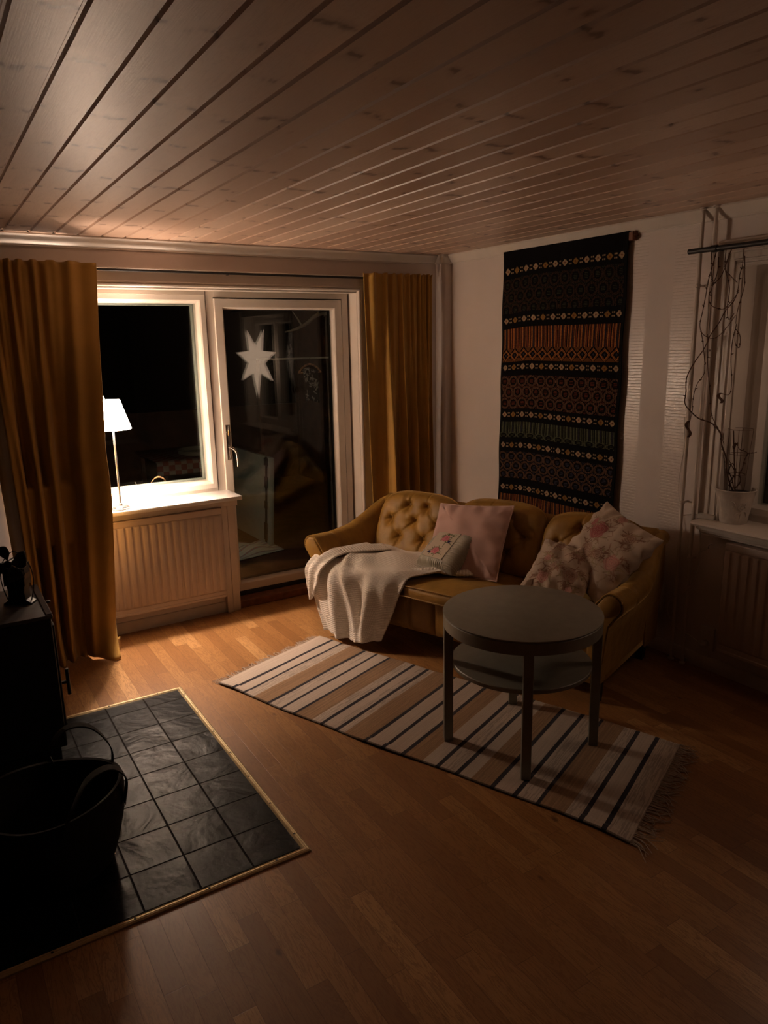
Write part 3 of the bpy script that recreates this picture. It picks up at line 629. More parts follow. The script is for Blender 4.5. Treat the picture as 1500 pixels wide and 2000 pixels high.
# back cushions, deep buttoned
BT = [(-.24, .80), (.24, .80), (-.62, .56), (-.02, .56), (.60, .56), (-.32, .30), (.30, .30)]
def back_cushion(u0, u1, top, lift, seed):
    w_ = (u1 - u0) / 2; uc = (u0 + u1) / 2; h0, h1 = .425, top; rs = np.random.RandomState(seed)
    def front(s, t):
        a = 2 * s - 1; b = t
        # outline: rounded shoulders
        wd = w_ * (1 - .13 * max(0, (b - .66) / .34) ** 2.6) * (1 + .03 * math.sin(pi * b))
        zt = h0 + (h1 - h0) * (1 - .085 * abs(a) ** 3.2 - .05 * max(0, abs(a) - .75) ** 1.2)
        x = uc + a * wd; z = h0 + (zt - h0) * b
        th = .085 * (1 - abs(a) ** 6) ** .5 * (1 - (abs(2 * b - 1)) ** 7) ** .5
        d = 0
        for i, (p, q) in enumerate(BT):
            dx = (a - p) * w_; dz = (b - q) * (h1 - h0); r2 = dx * dx + dz * dz; d += .034 * math.exp(-r2 / .0009) + .014 * math.exp(-r2 / .0060)
            an = math.atan2(dz, dx); d += .0045 * math.exp(-r2 / .004) * math.cos(an * 5 + i + seed) * min(1, r2 / .0004)
        for (i, j) in ((0, 2), (0, 3), (1, 3), (1, 4), (2, 5), (3, 5), (3, 6), (4, 6)):
            (p, q), (p2, q2) = BT[i], BT[j]; ax, az = p * w_, q * (h1 - h0); bx_, bz = p2 * w_, q2 * (h1 - h0); px, pz = a * w_, b * (h1 - h0)
            l2 = (bx_ - ax) ** 2 + (bz - az) ** 2; t_ = min(1, max(0, ((px - ax) * (bx_ - ax) + (pz - az) * (bz - az)) / l2)); dd = math.hypot(px - ax - t_ * (bx_ - ax), pz - az - t_ * (bz - az))
            d += .006 * math.exp(-(dd / .009) ** 2) * (1 if min(abs(a), 1) < .97 else 0)
        for (p, q) in (BT[0], BT[1]):                         # pleats running up from the top buttons
            if b > q: d += .008 * math.exp(-(((a - p) * w_ - .02 * (b - q)) / .008) ** 2)
        for (p, q) in (BT[5], BT[6]):
            if b < q: d += .008 * math.exp(-(((a - p) * w_) / .008) ** 2)
        y0 = .50 + (z - h0) * .44
        return (x, y0 - th + d * (1 if th > .02 else th / .02), z)
    def back(s, t):
        p = front(s, t); y0 = .50 + (p[2] - h0) * .44; a = 2 * s - 1
        return (p[0], y0 + .05 * (1 - abs(a) ** 6) ** .5 * (1 - abs(2 * t - 1) ** 7) ** .5, p[2])
    n = 120; A_ = grid(n, n, front); B_ = grid(30, 30, back); c = sofa('back_cushion', join(A_, (B_[0], [f[::-1] for f in B_[1]])), ang=180)
    edge = [front(0, t) for t in np.linspace(.06, .985, 12)] + [front(s, 1) for s in np.linspace(.03, .97, 16)] + [front(1, t) for t in np.linspace(.985, .06, 12)]
    sofa('cushion_piping', tube(edge, .0045, 6), parent=c)
    for p, q in BT:
        x, y, z = front((p + 1) / 2, q); sofa('button', xf(lathe([(.0, .008), (.007, .0065), (.0115, .002), (.012, -.002), (.008, -.005)], 14), Matrix.Translation((x, y - .002, z)) @ Matrix.Rotation(pi / 2 + .35, 4, 'X')), parent=c)
back_cushion(.065, .665, .812, 0, 1); back_cushion(.662, 1.262, .826, 0, 2); back_cushion(1.260, 1.835, .815, 0, 3)
# rolled arms
def arm(side):
    sx = 1 if side < 0 else -1; x0 = 0 if side < 0 else LS
    def prof(v):
        # scroll centre height and radius change along the arm
        rise = sm((v - .34) / .42); zc = .553 + .150 * rise - .012 * math.sin(pi * min(1, v / .4)); r = .062 - .020 * rise; cx = -.030 + .035 * rise
        if v < .02: r *= .93
        kk = .008 * math.exp(-((v - .17) / .010) ** 2) + .006 * math.exp(-((v - .40) / .012) ** 2); r -= kk
        P = [(.012, .135), (.004, .25), (-.008, .36), (-.018, .44)]
        P += [(cx + r * math.cos(t), zc + r * math.sin(t)) for t in np.linspace(-2.15, -pi, 4)] + [(cx + r * math.cos(t), zc + r * math.sin(t)) for t in np.linspace(pi, .45, 12)[1:]]
        P += [(.058 - kk, zc - .02), (.082 - kk, zc - .075), (.092, .44), (.092, .34), (.09, .135)]
        return [(x0 + sx * x, v, z) for x, z in P]
    vs = [-.012, .0] + list(np.linspace(.02, .78, 60)) + [.80]
    a = sofa('arm', loft([prof(v) for v in vs]), ang=60)
    # front facing panel with piping round its edge
    P = prof(0); c = np.mean([(p[0], p[2]) for p in P], axis=0)
    sc_ = lambda k, y: [(c[0] + (p[0] - c[0]) * k, y, c[1] + (p[2] - c[1]) * (k if k > .9 else k + .06)) for p in P]
    inn = [(x0 + sx * (x + dx), y, z) for (x, z), dx in ()for y in ()]
    f = sofa('arm_front_panel', loft([sc_(.88, -.010), sc_(.86, -.020), sc_(.80, -.024)]), parent=a, ang=60)
    sofa('arm_piping', tube([(p[0], -.012, p[2]) for p in P[1:-1]], .0045, 6), parent=a)
    # brass-headed upholstery pins round the scroll
    for p in sc_(.93, -.014)[4:-3]:
        sofa('upholstery_nail', xf(lathe([(0, .003), (.0025, .0022), (.0034, 0)], 8), Matrix.Translation(p) @ Matrix.Rotation(pi / 2, 4, 'X')), 'brass', parent=a)
arm(-1); arm(1)
for u_ in (.06, LS - .06):
    for v_ in (.09, .72):
        z1 = .132; sofa('leg', loft([[(u_ + a * q, v_ + b * q, z) for a, b in ((-1, -1), (1, -1), (1, 1), (-1, 1))] for q, z in ((.020, 0), (.026, z1))]), 'black')

# ---------------------------------------------------------------- helpers for things lying on the sofa
SM = ROOT[so.name]
def frame(c, X, Z):
    X = Vector(X).normalized(); Z = Vector(Z); Z = (Z - X * Z.dot(X)).normalized(); Y = Z.cross(X); m = Matrix((X, Y, Z)).transposed().to_4x4(); m.translation = Vector(c); return SM @ m
def pillow(a, b, T, n=120, pinch=.05, wr=0.004, seed=0, box_=2.2):
    rs = np.random.RandomState(seed); ph = rs.rand(6) * 6.28; V = []; P2 = []
    for sg in (-1, 1):
        for j in range(n):
            for i in range(n):
                x = 2 * i / (n - 1) - 1; z = 2 * j / (n - 1) - 1
                e = max(0, 1 - abs(x) ** box_) ** .55 * max(0, 1 - abs(z) ** box_) ** .55
                px = x * (1 - pinch * (1 - z * z) * abs(x)) * a / 2; pz = z * (1 - pinch * (1 - x * x) * abs(z)) * b / 2
                edge = 1 - e; w_ = wr * (math.sin(9 * x + ph[0] + 3 * z) * math.sin(5 * z + ph[1]) + 1.3 * edge * math.sin(17 * (x if abs(z) > abs(x) else z) + ph[2])) * min(1, e * 4)
                V.append((px, sg * (T / 2 * e) + w_ * sg, pz)); P2.append((px, pz))
    F = [(j * n + i, j * n + i + 1, (j + 1) * n + i + 1, (j + 1) * n + i) for j in range(n - 1) for i in range(n - 1)]
    F += [tuple(k + n * n for k in f[::-1]) for f in F]
    return (V, F), np.array(P2)
def edge_loop(V, n):
    idx = [i for i in range(n)] + [j * n + n - 1 for j in range(1, n)] + [(n - 1) * n + i for i in range(n - 2, -1, -1)] + [j * n for j in range(n - 2, 0, -1)]
    return [V[i] for i in idx] + [V[0], V[1]]
def seg(P, a, b):
    a = np.array(a); b = np.array(b); t = np.clip(((P - a) @ (b - a)) / max(1e-9, (b - a) @ (b - a)), 0, 1); return np.hypot(*(P - a - t[:, None] * (b - a)).T)
def rose(P, col, c, r, core, pet, rs, n=9):
    d = P - np.array(c); R0 = np.hypot(*d.T); an = np.arctan2(d[:, 1], d[:, 0]); ph = rs.rand() * 6
    rim = r * (.82 + .18 * np.abs(np.sin(an * 2.5 + ph))); m = R0 < rim
    sw = .5 + .5 * np.sin(R0 / r * 17 + 2.2 * np.sin(an * 3 + ph) + ph)
    k = np.clip(.25 + .75 * sw * (1 - .45 * R0 / r), 0, 1)[:, None]
    c2 = np.array(pet) * (1 - k) + np.array(core) * k
    col[m] = c2[m]
    ln = m & (np.abs(((R0 / r * 3.2 + .35 * np.sin(an * 3 + ph)) % 1) - .5) < .07); col[ln] = np.array(core) * .6
def sprig(P, col, a, b, c, rs, n=5, w_=.0011, leaf=.006):
    a = np.array(a); b = np.array(b); mid = (a + b) / 2 + rs.randn(2) * .012; pts = [a * (1 - t) ** 2 + 2 * mid * t * (1 - t) + b * t * t for t in np.linspace(0, 1, 7)]
    for p, q in zip(pts, pts[1:]): col[seg(P, p, q) < w_] = c
    for k in range(n):
        p = pts[1 + k % 6]; q = p + rs.randn(2) * .016; m = seg(P, p, q) < w_ + leaf * .22; col[m] = np.array(c) * (.8 + .5 * rs.rand())
def floral(P, s, seed, spec):
    rs = np.random.RandomState(seed); col = np.ones((len(P), 3)) * np.array([.56, .45, .355])
    for k in range(26): q = (rs.rand(2) - .5) * .44; sprig(P, col, q, q + rs.randn(2) * .022, (.44, .33, .24), rs, 4, .0009)
    col *= (1 + .05 * np.sin(P[:, :1] * 40) * np.sin(P[:, 1:] * 33))
    for (x, z, r, kind) in spec:
        for k in range(11):
            a = rs.rand() * 6.28; q = r * (1.1 + .9 * rs.rand()); sprig(P, col, (x + r * .7 * math.cos(a), z + r * .7 * math.sin(a)), (x + q * math.cos(a), z + q * math.sin(a)), (.30, .17, .12) if rs.rand() < .6 else (.38, .30, .19), rs, 5)
        if kind == 'r': rose(P, col, (x, z), r, (.34, .07, .08), (.58, .30, .26), rs)
        if kind == 'p': rose(P, col, (x, z), r, (.50, .20, .18), (.62, .42, .34), rs)
        if kind == 'o': rose(P, col, (x, z), r, (.36, .18, .13), (.58, .47, .37), rs)
    return col
def cushion(name, label, c, X, Z, a, b, T, mat, spec=None, seed=0, pip=None, n=120, **k):
    m = frame(c, X, Z); t = thing(name, m.translation, label, 'cushion')
    (V, F), P = pillow(a, b, T, n, seed=seed, **k); W = xf((V, F), m)
    vc = None
    if spec is not None:
        vc = floral(P[:n * n], 1, seed, spec); vc = np.vstack([vc, floral(P[:n * n], 1, seed + 9, spec)])
    obj('cushion_cover', W, MT[mat], t, ang=180, vcol=vc)
    if pip: obj('edge_piping', tube(edge_loop(W[0], n), pip[1], 6, cap=False), MT[pip[0]], t)
    return t, m
cushion('cushion', 'large plain dusty pink cushion with piped edges, standing behind the small embroidered one', (.87, .378, .628), (.985, .12, .06), (-.13, .62, .77), .48, .48, .14, 'pink', pip=('piping', .0042), seed=4, wr=.005, pinch=.045)
cushion('cushion', 'large cream cushion printed with red roses, standing on its corner against the right arm', (1.700, .375, .690), (.815, -.537, -.217), (.498, .458, .736), .485, .46, .17, 'attf', seed=21, pinch=.075, wr=.009, n=170,
        spec=[(-.06, .07, .055, 'r'), (-.14, .10, .028, 'r'), (.06, -.03, .030, 'o'), (-.03, -.04, .040, 'o'), (.15, -.02, .045, 'p'), (.13, .13, .03, 'o'), (-.02, .19, .022, 'p'), (.03, -.17, .03, 'o')])
cushion('cushion', 'small cream cushion printed with pink flowers, leaning on the bigger rose cushion', (1.545, .212, .600), (.985, .074, -.125), (-.028, .80, .55), .335, .37, .14, 'attf', seed=33, pinch=.07, wr=.008, n=150,
        spec=[(-.06, -.10, .032, 'p'), (.07, -.05, .040, 'o'), (-.03, -.02, .018, 'o'), (-.08, .02, .02, 'p'), (.06, .08, .016, 'o'), (-.05, .12, .015, 'o'), (.09, -.13, .02, 'p')])
# small satin cushion: ruched sides, embroidered panel
m = frame((.795, .285, .572), (.984, -.181, -.007), (.156, .80, .58)); t = thing('cushion', m.translation, 'small ruched grey-green satin cushion with an embroidered rose panel, lying on the blanket', 'cushion')
def satin(T=.115, n=150, a=.29, b=.29):
    V = []; F = []
    for sg in (-1, 1):
        for j in range(n):
            for i in range(n):
                x = 2 * i / (n - 1) - 1; z = 2 * j / (n - 1) - 1; e = (max(0, 1 - abs(x) ** 5) * max(0, 1 - abs(z) ** 5)) ** .42
                px, pz = x * a / 2, z * b / 2; d = max(abs(px + .022) - .080, abs(pz) - .108, 0) ; per = pz if abs(px + .022) - .080 > abs(pz) - .108 else px
                q = math.sin(per * 620 + 2.2 * math.sin(per * 90)) * .5 + math.sin(per * 410 + 1) * .5
                V.append((px * (1 + .02 * q * (d > 0)), sg * (T / 2 * e) + sg * .0032 * q * min(1, d * 60) * min(1, e * 3), pz))
    F = [(j * n + i, j * n + i + 1, (j + 1) * n + i + 1, (j + 1) * n + i) for j in range(n - 1) for i in range(n - 1)]
    return V, F + [tuple(k + n * n for k in f[::-1]) for f in F]
bdy = obj('cushion_cover', xf(satin(), m), MT['satin'], t, ang=180)
n = 130; pw, ph_ = .078, .106
def pan(s, t_): x = (2 * s - 1) * pw; z = (2 * t_ - 1) * ph_; return (x - .022, -.0600 + .012 * ((x / pw) ** 4 * .12 + (z / ph_) ** 6 * .22), z)
g = grid(n, n, pan); P = np.array([((v[0] + .022) / 1.15, v[2] / 1.12) for v in g[0]]); col = np.ones((len(P), 3)) * np.array([.62, .53, .42]); rs = np.random.RandomState(5)
for cx, cz, fl in ((.004, .040, 1), (-.004, -.050, -1)):
    for k in range(12):
        a_ = rs.rand() * 6.28; sprig(P, col, (cx, cz), (cx + .034 * math.cos(a_), cz + .026 * math.sin(a_)), (.10, .12, .05), rs, 4, .0010, .004)
    rose(P, col, (cx, cz), .023, (.52, .07, .12), (.75, .38, .38), rs); rose(P, col, (cx - .014, cz - .010), .011, (.60, .12, .17), (.75, .42, .42), rs)
    rose(P, col, (cx + .032 * fl, cz - .016), .009, (.03, .025, .10), (.06, .05, .12), rs)
obj('embroidered_panel', xf(g, m), MT['att'], t, vcol=col, solid=.002)
obj('panel_cord', xf(tube([pan(s, q) for s, q in ((0, 0), (.5, 0), (1, 0), (1, .5), (1, 1), (.5, 1), (0, 1), (0, .5), (0, 0))], .0018, 6), m), MT['satin'], t)

# ---------------------------------------------------------------- knitted blanket
bl = thing('knitted_blanket', tuple(SM @ Vector((.4, 0, 0))), 'cream knitted blanket draped over the left seat and hanging to the floor', 'blanket')
rows = [[(.07, .36, .462), (.24, .49, .468), (.44, .50, .466), (.62, .46, .462), (.80, .38, .455), (.955, .335, .455)],
        [(.06, .19, .470), (.20, .25, .488), (.40, .27, .488), (.60, .27, .478), (.77, .21, .470), (.93, .25, .468)],
        [(.03, .04, .476), (.17, .02, .492), (.33, .01, .494), (.48, .0, .486), (.62, .0, .478), (.735, .03, .475)],
        [(.015, -.062, .435), (.15, -.085, .435), (.30, -.085, .425), (.45, -.082, .425), (.58, -.078, .418), (.695, -.060, .405)],
        [(.045, -.075, .25), (.17, -.112, .25), (.30, -.10, .24), (.42, -.10, .24), (.53, -.088, .24), (.63, -.068, .24)],
        [(.125, -.085, .045), (.22, -.105, .045), (.30, -.11, .042), (.39, -.11, .045), (.48, -.095, .055), (.565, -.075, .075)]]
net = catnet(rows, 28, 30); nj, ni = len(net), len(net[0])
def folds(j, i):
    t = j / (nj - 1); s = i / (ni - 1); hang = sm((t - .42) / .25)
    f = .020 * hang * math.sin(2 * pi * (2.6 * s + .35 * t) + .6) + .011 * hang * math.sin(2 * pi * (5.1 * s - .8 * t) + 2)
    f += (1 - hang) * (.010 * math.sin(2 * pi * (2.2 * t + 1.7 * s)) + .006 * math.sin(2 * pi * (5 * t - 2.2 * s) + 1))
    f += .018 * math.exp(-((s - .30 - .55 * (t - .4)) / .035) ** 2) * sm((t - .25) / .2) - .014 * math.exp(-((s - .38 - .55 * (t - .4)) / .04) ** 2) * sm((t - .3) / .2)
    return f
V = []; uvs = []
for j in range(nj):
    for i in range(ni):
        p = Vector(net[j][i]); t = j / (nj - 1); a = sm((t - .33) / .25); nrm = Vector((0, -a, 1 - a)).normalized() if a < 1 else Vector((0, -1, 0)); q = p + nrm * (folds(j, i) + .006)
        q.z = max(q.z, .012); V.append(q)
        uvs.append((i / (ni - 1) * .95, j / (nj - 1) * 1.25))
F = [(j * ni + i, j * ni + i + 1, (j + 1) * ni + i + 1, (j + 1) * ni + i) for j in range(nj - 1) for i in range(ni - 1)]
obj('blanket_body', ([tuple(SM @ v) for v in V], F), MT['knit'], bl, ang=180, uv=uvs, solid=.010)
# turned-over flap on the left and loose tail under the small cushion
rows = [[(.10, .33, .495), (.22, .34, .510), (.36, .30, .515)], [(.065, .17, .500), (.17, .17, .525), (.30, .15, .530)], [(.02, .02, .500), (.11, -.01, .525), (.22, -.02, .528)],
        [(-.012, -.075, .44), (.06, -.105, .445), (.155, -.118, .455)], [(-.008, -.09, .34), (.05, -.12, .335), (.125, -.13, .36)], [(.000, -.085, .242), (.045, -.112, .240), (.085, -.12, .30)]]
net = catnet(rows, 22, 18); nj, ni = len(net), len(net[0]); V = []; uvs = []
for j in range(nj):
    for i in range(ni):
        t = j / (nj - 1); s = i / (ni - 1); p = Vector(net[j][i]); a = sm((t - .38) / .2); nrm = Vector((0, -a, 1 - a)).normalized()
        V.append(tuple(SM @ (p + nrm * (.010 * math.sin(2 * pi * (1.9 * s + .5 * t))))) ); uvs.append((s * .28, t * .8))
F = [(j * ni + i, j * ni + i + 1, (j + 1) * ni + i + 1, (j + 1) * ni + i) for j in range(nj - 1) for i in range(ni - 1)]
obj('folded_flap', (V, F), MT['knit'], bl, ang=180, uv=uvs, solid=.010)
tail = crom([(.66, .10, .478), (.76, .14, .484), (.86, .18, .480), (.95, .23, .476), (.985, .285, .470), (.93, .30, .468), (.86, .27, .470)], 10)
rg_ = []; T_ = len(tail)
for k, p in enumerate(tail):
    d_ = tail[min(k + 1, T_ - 1)] - tail[max(k - 1, 0)]; d_ /= np.linalg.norm(d_); nn_ = np.array([-d_[1], d_[0]]); e_ = math.sin(pi * min(1, (k + 1.5) / (T_ + 1))) ** .35
    rg_.append([tuple(SM @ Vector((p[0] + nn_[0] * .028 * e_ * math.cos(a), p[1] + nn_[1] * .028 * e_ * math.cos(a), p[2] + .016 * e_ * math.sin(a) * (1 + .3 * math.sin(3 * a + k * .3)) + .004))) for a in np.linspace(0, 2 * pi, 17)[:-1]])
gg = loft(rg_); obj('rolled_tail', gg, MT['knit'], bl, ang=180, uv=[(i % 16 * .006, i // 16 * .008) for i in range(len(gg[0]))])
VINES = {'A':[(0.01,-2.447,1.005),(0.0,-2.431,1.039),(0.0,-2.415,1.117),(-0.01,-2.414,1.17),(-0.03,-2.4,1.242),(-0.05,-2.387,1.289),(-0.07,-2.38,1.321),(-0.07,-2.337,1.349),(-0.07,-2.277,1.365),(-0.07,-2.233,1.391),(-0.07,-2.195,1.437),(-0.07,-2.181,1.5),(-0.07,-2.193,1.574),(-0.07,-2.229,1.65),(-0.07,-2.276,1.716),(-0.07,-2.307,1.781),(-0.07,-2.344,1.844),(-0.07,-2.38,1.901),(-0.07,-2.421,1.949),(-0.07,-2.435,2.003),(-0.07,-2.431,2.064),(-0.07,-2.448,2.104),(-0.07,-2.448,2.182)],'B':[(-0.07,-2.299,2.18),(-0.07,-2.3,2.147),(-0.07,-2.286,2.11),(-0.07,-2.275,2.053),(-0.07,-2.261,1.983),(-0.07,-2.257,1.899),(-0.07,-2.251,1.835),(-0.07,-2.263,1.792),(-0.07,-2.3,1.769),(-0.07,-2.344,1.778),(-0.07,-2.39,1.819),(-0.07,-2.423,1.875)],'C':[(-0.07,-2.282,2.187),(-0.07,-2.279,2.101),(-0.07,-2.297,2.025),(-0.07,-2.287,1.974),(-0.07,-2.303,1.929),(-0.07,-2.355,1.907),(-0.07,-2.401,1.931),(-0.07,-2.434,1.984)],'D':[(-0.07,-2.253,1.81),(-0.07,-2.275,1.724),(-0.07,-2.289,1.605),(-0.07,-2.264,1.547),(-0.07,-2.241,1.502),(-0.07,-2.231,1.447),(-0.07,-2.24,1.413),(-0.07,-2.23,1.351)],'E':[(-0.07,-2.298,1.789),(-0.07,-2.307,1.625),(-0.07,-2.33,1.493),(-0.07,-2.339,1.427),(-0.07,-2.359,1.369),(-0.07,-2.396,1.305),(-0.03,-2.4,1.242)],'F':[(-0.07,-2.44,1.836),(-0.07,-2.429,1.755),(-0.07,-2.43,1.659),(-0.07,-2.447,1.563),(-0.07,-2.434,1.498),(-0.07,-2.398,1.502)],'G':[(-0.07,-2.44,1.81),(-0.07,-2.469,1.778),(-0.07,-2.469,1.723),(-0.07,-2.44,1.747),(-0.07,-2.442,1.81)],'H':[(-0.07,-2.39,2.194),(-0.07,-2.359,2.101),(-0.07,-2.398,2.055),(-0.07,-2.43,2.027)],'I':[(-0.07,-2.353,2.186),(-0.07,-2.35,2.102),(-0.07,-2.394,2.006),(-0.07,-2.39,1.913),(-0.07,-2.4,1.857),(-0.07,-2.425,1.885)],'J':[(-0.07,-2.318,2.154),(-0.07,-2.316,2.086),(-0.07,-2.297,2.02),(-0.07,-2.296,2.063),(-0.07,-2.296,2.161)],'K':[(-0.07,-2.449,2.146),(-0.07,-2.465,2.061),(-0.07,-2.461,2.001),(-0.07,-2.439,1.903),(-0.07,-2.437,1.836)],'L':[(-0.07,-2.385,2.194),(-0.07,-2.34,2.072),(-0.07,-2.297,2.017),(-0.07,-2.287,1.945),(-0.07,-2.298,1.789)],'M':[(0.0,-2.469,1.023),(0.0,-2.496,1.062),(0.0,-2.49,1.1),(0.0,-2.495,1.127),(0.0,-2.505,1.173),(0.0,-2.515,1.208),(0.0,-2.486,1.222),(0.0,-2.463,1.23)],'N':[(0.0,-2.467,1.018),(0.0,-2.437,1.066),(0.0,-2.425,1.105),(0.0,-2.438,1.146),(0.0,-2.47,1.105),(0.0,-2.494,1.109),(0.0,-2.515,1.096)],'O':[(0.0,-2.515,1.208),(0.0,-2.542,1.211),(0.0,-2.562,1.218)],'P':[(0.0,-2.431,1.004),(0.0,-2.432,1.052),(0.0,-2.459,1.096),(0.0,-2.442,1.133),(0.0,-2.416,1.165)]}
# ---------------------------------------------------------------- woven wall hanging
def tapestry():
    w0, h0, nu, nv = 1.035, 1.93, 240, 450                     # cells
    U_, V_ = np.meshgrid(np.arange(nu), np.arange(nv)); col = np.zeros((nv, nu, 3)) + np.array([.006, .005, .006])
    rs = np.random.RandomState(3); cream = np.array([.50, .35, .21]); rust = np.array([.42, .16, .045]); red = np.array([.20, .05, .025]); grn = np.array([.12, .13, .075]); brn = np.array([.18, .095, .055])
    gold = np.array([.33, .18, .05]); blu = np.array([.045, .045, .07]); P = 20
    x = (U_ % P); xs = (U_ // P)
    v = V_                                                # row index from the top
    def rows(a, b): return (v >= a * nv) & (v < b * nv)
    def flowers(a):                                        # narrow band of small four-petalled blooms
        r0 = int(a * nv); y = v - r0 - 6; xx = x - P // 2
        q = np.abs(xx) + np.abs(y); fl = (q <= 5) & (q >= 2) & (np.abs(y) <= 4) & ~((xx == 0) & (np.abs(y) == 4))
        cc = np.where((xs % 3 == 1)[..., None], gold, cream); col[fl] = cc[fl]
        ce = (q <= 1); col[ce] = red
        for dy in (-3, -2, 2, 3): 
            m_ = (y == dy) & ((np.abs(xx) == 9) | (np.abs(xx) == 8)); col[m_] = cream * .9
    def stripes(a, b, cols):
        m_ = rows(a, b)
        pat = np.array([0, 1, 1, 0, 2, 0, 1, 1, 1, 0, 3, 0, 2, 0, 1, 1, 0, 2, 2, 0]); k = pat[x]
        for i, c in enumerate(cols): mm = m_ & (k == i + 1); col[mm] = c
    def ovals(a, b, ry, main, alt, gap=1.0):
        m_ = rows(a, b); yy = (v - a * nv); cy = np.floor(yy / ry); yo = yy - (cy + .5) * ry; off = (cy % 2) * P / 2; xx = ((U_ + off) % P) - P / 2
        e = (xx / (P * .5)) ** 2 + (yo / (ry * .52)) ** 2; on = m_ & (e > .45) & (e < 1.05) & (((U_ + V_) % 2 == 0) | (U_ % 3 == 0)); col[on] = main
        inn = m_ & (e < .16) & (V_ % 2 == 0); col[inn] = alt
        sp = m_ & (e > 1.25) & ((U_ + V_) % 3 == 0); col[sp] = alt
    def diam(a, b, main, alt):
        m_ = rows(a, b); yy = (v - a * nv); h = (b - a) * nv; q = np.abs(x - P / 2) * h / P * 1.0 + np.abs(yy - h / 2); d = q / (h / 2)
        col[m_ & (np.abs(d - .78) < .2) & ((U_ + V_) % 4 != 0)] = main; col[m_ & (d < .2)] = alt; col[m_ & (d > 1.25) & ((U_ + V_) % 2 == 0)] = main * .7
    # bands read off the hanging, as fractions of its height
    flowers(.047); ovals(.083, .200, 19, brn * .33, grn * .35); flowers(.210)
    stripes(.250, .320, [rust, red, blu]); diam(.320, .363, rust * 1.1, blu); flowers(.369)
    ovals(.412, .525, 17, brn, red * .8); flowers(.534)
    stripes(.573, .612, [grn, grn * .5, blu]); ovals(.609, .628, 10, grn, grn * .5); flowers(.643)
    ovals(.680, .775, 15, brn * .95, blu * 1.2); flowers(.797)
    stripes(.835, 1.0, [rust * .7, red, blu])
    # the last part, behind the sofa
    col *= (.55 + .4 * rs.rand(nv, nu, 1)); col[:, :3] = .007; col[:, -5:] = .007
    def f(s, t):
        y = -.687 - (1.045 - .012 * t) * s; sag = -.030 * math.sin(pi * s) * 0
        z = 2.353 - h0 * t - .019 * (1 - sm(s / .28)) * min(1, t * 12) - .007 * s * sm(t * 5)
        xw = -.022 - .010 * math.sin(5 * s + 2 * t) ** 2 * t - .008 * t
        if s > .97: xw -= .004
        return (xw, y + .004 * math.sin(t * 26) * (1 if s > .5 else -1), z)
    return grid(nu + 1, nv + 1, f), col.reshape(-1, 3)
tp = thing('wall_hanging', (-.02, -1.2, .42), 'long black woven wall hanging with rust, green and cream pattern bands, behind the sofa', 'tapestry')
g, fc = tapestry(); obj('woven_cloth', g, MT['att'], tp, fcol=fc, uv=[(0, 0)] * len(g[0]), solid=.004, ang=180)
obj('hanging_batten', box(-.019, -.004, -1.752, -.692, 2.322, 2.344, .002), MT['bark'], tp)
obj('batten_bracket', join(box(-.040, -.002, -1.766, -1.738, 2.300, 2.345, .002), box(-.032, 0, -1.775, -1.75, 2.325, 2.350, .002)), MT['thresh'], tp)

# ---------------------------------------------------------------- wood stove with stove fan, wood basket
sv = thing('wood_stove', (-3.45, -1.20, 0), 'black iron wood stove on the slate hearth, at the left edge', 'stove')
x0, x1, y0, y1 = -3.80, -3.112, -1.437, -.965
obj('stove_body', join(box(x0 + .01, x1 - .006, y0 + .01, y1 - .01, .09, .683, .004)), MT['black'], sv)
obj('top_plate', box(x0, x1, y0, y1, .683, .70, .003, 2), MT['soot'], sv)
obj('top_trim', box(x1 - .026, x1 - .001, y0 + .004, y1 - .004, .700, .705, .002), MT['soot'], sv)
obj('plinth', box(x0 + .03, x1 - .03, y0 + .03, y1 - .03, .006, .09, .004), MT['black'], sv)
dr = obj('stove_door', box(x1 - .008, x1 + .006, y0 + .04, y1 - .05, .16, .64, .003), MT['black'], sv)
obj('door_handle', join(tube([(x1, y0 + .07, .36), (x1 + .035, y0 + .07, .36)], .007, 10), tube([(x1 + .035, y0 + .07, .30), (x1 + .035, y0 + .07, .42)], .008, 10)), MT['black'], dr)
obj('air_control', join(tube([(x1 - .01, y1 - .14, .655), (x1 + .022, y1 - .14, .655)], .005, 8), lathe([(0, 0), (.010, .003), (.010, .012), (0, .016)], 10, (x1 + .024, y1 - .14, .647))), MT['black'], sv)
# heat powered fan
cx, cy, z = -3.208, -1.20, .7
fn = thing('stove_fan', (cx, cy, z), 'black heat-powered fan standing on the stove top', 'fan')
ax = Matrix.Translation((cx, cy, z)) @ Matrix.Rotation(-.55, 4, 'Z')
base_p = [(-.062, 0), (.062, 0), (.060, .008), (.038, .022), (.034, .055), (.040, .10), (.048, .14), (.044, .165), (-.044, .165), (-.048, .14), (-.040, .10), (-.034, .055), (-.038, .022), (-.060, .008)]
obj('fan_body', xf(extr(base_p, lambda x, z: (x, -.024, z), lambda x, z: (x, .024, z)), ax), MT['black'], fn, ang=20)
for k in range(5): obj('cooling_fin', xf(box(-.046 + k * .0215, -.043 + k * .0215, -.030, .036, .085, .19 + .012 * math.sin(k), .001), ax), MT['black'], fn)
hb = obj('motor_hub', xf(xf(lathe([(.0, -.012), (.014, -.010), (.016, 0), (.016, .03), (0, .032)], 18), Matrix.Translation((0, -.03, .195)) @ Matrix.Rotation(pi / 2, 4, 'X')), ax), MT['black'], fn)
for k in range(4):
    def bl_(s, t, k=k):
        r = .014 + .066 * s; a = k * pi / 2 + .3 + (t - .5) * (.75 + .45 * math.sin(pi * s)); return (r * math.cos(a), -.050 + .018 * (t - .5) * (1 + s), .195 + r * math.sin(a))
    obj('fan_blade', xf(grid(12, 10, bl_), ax), MT['black'], fn, solid=.0018, ang=180)
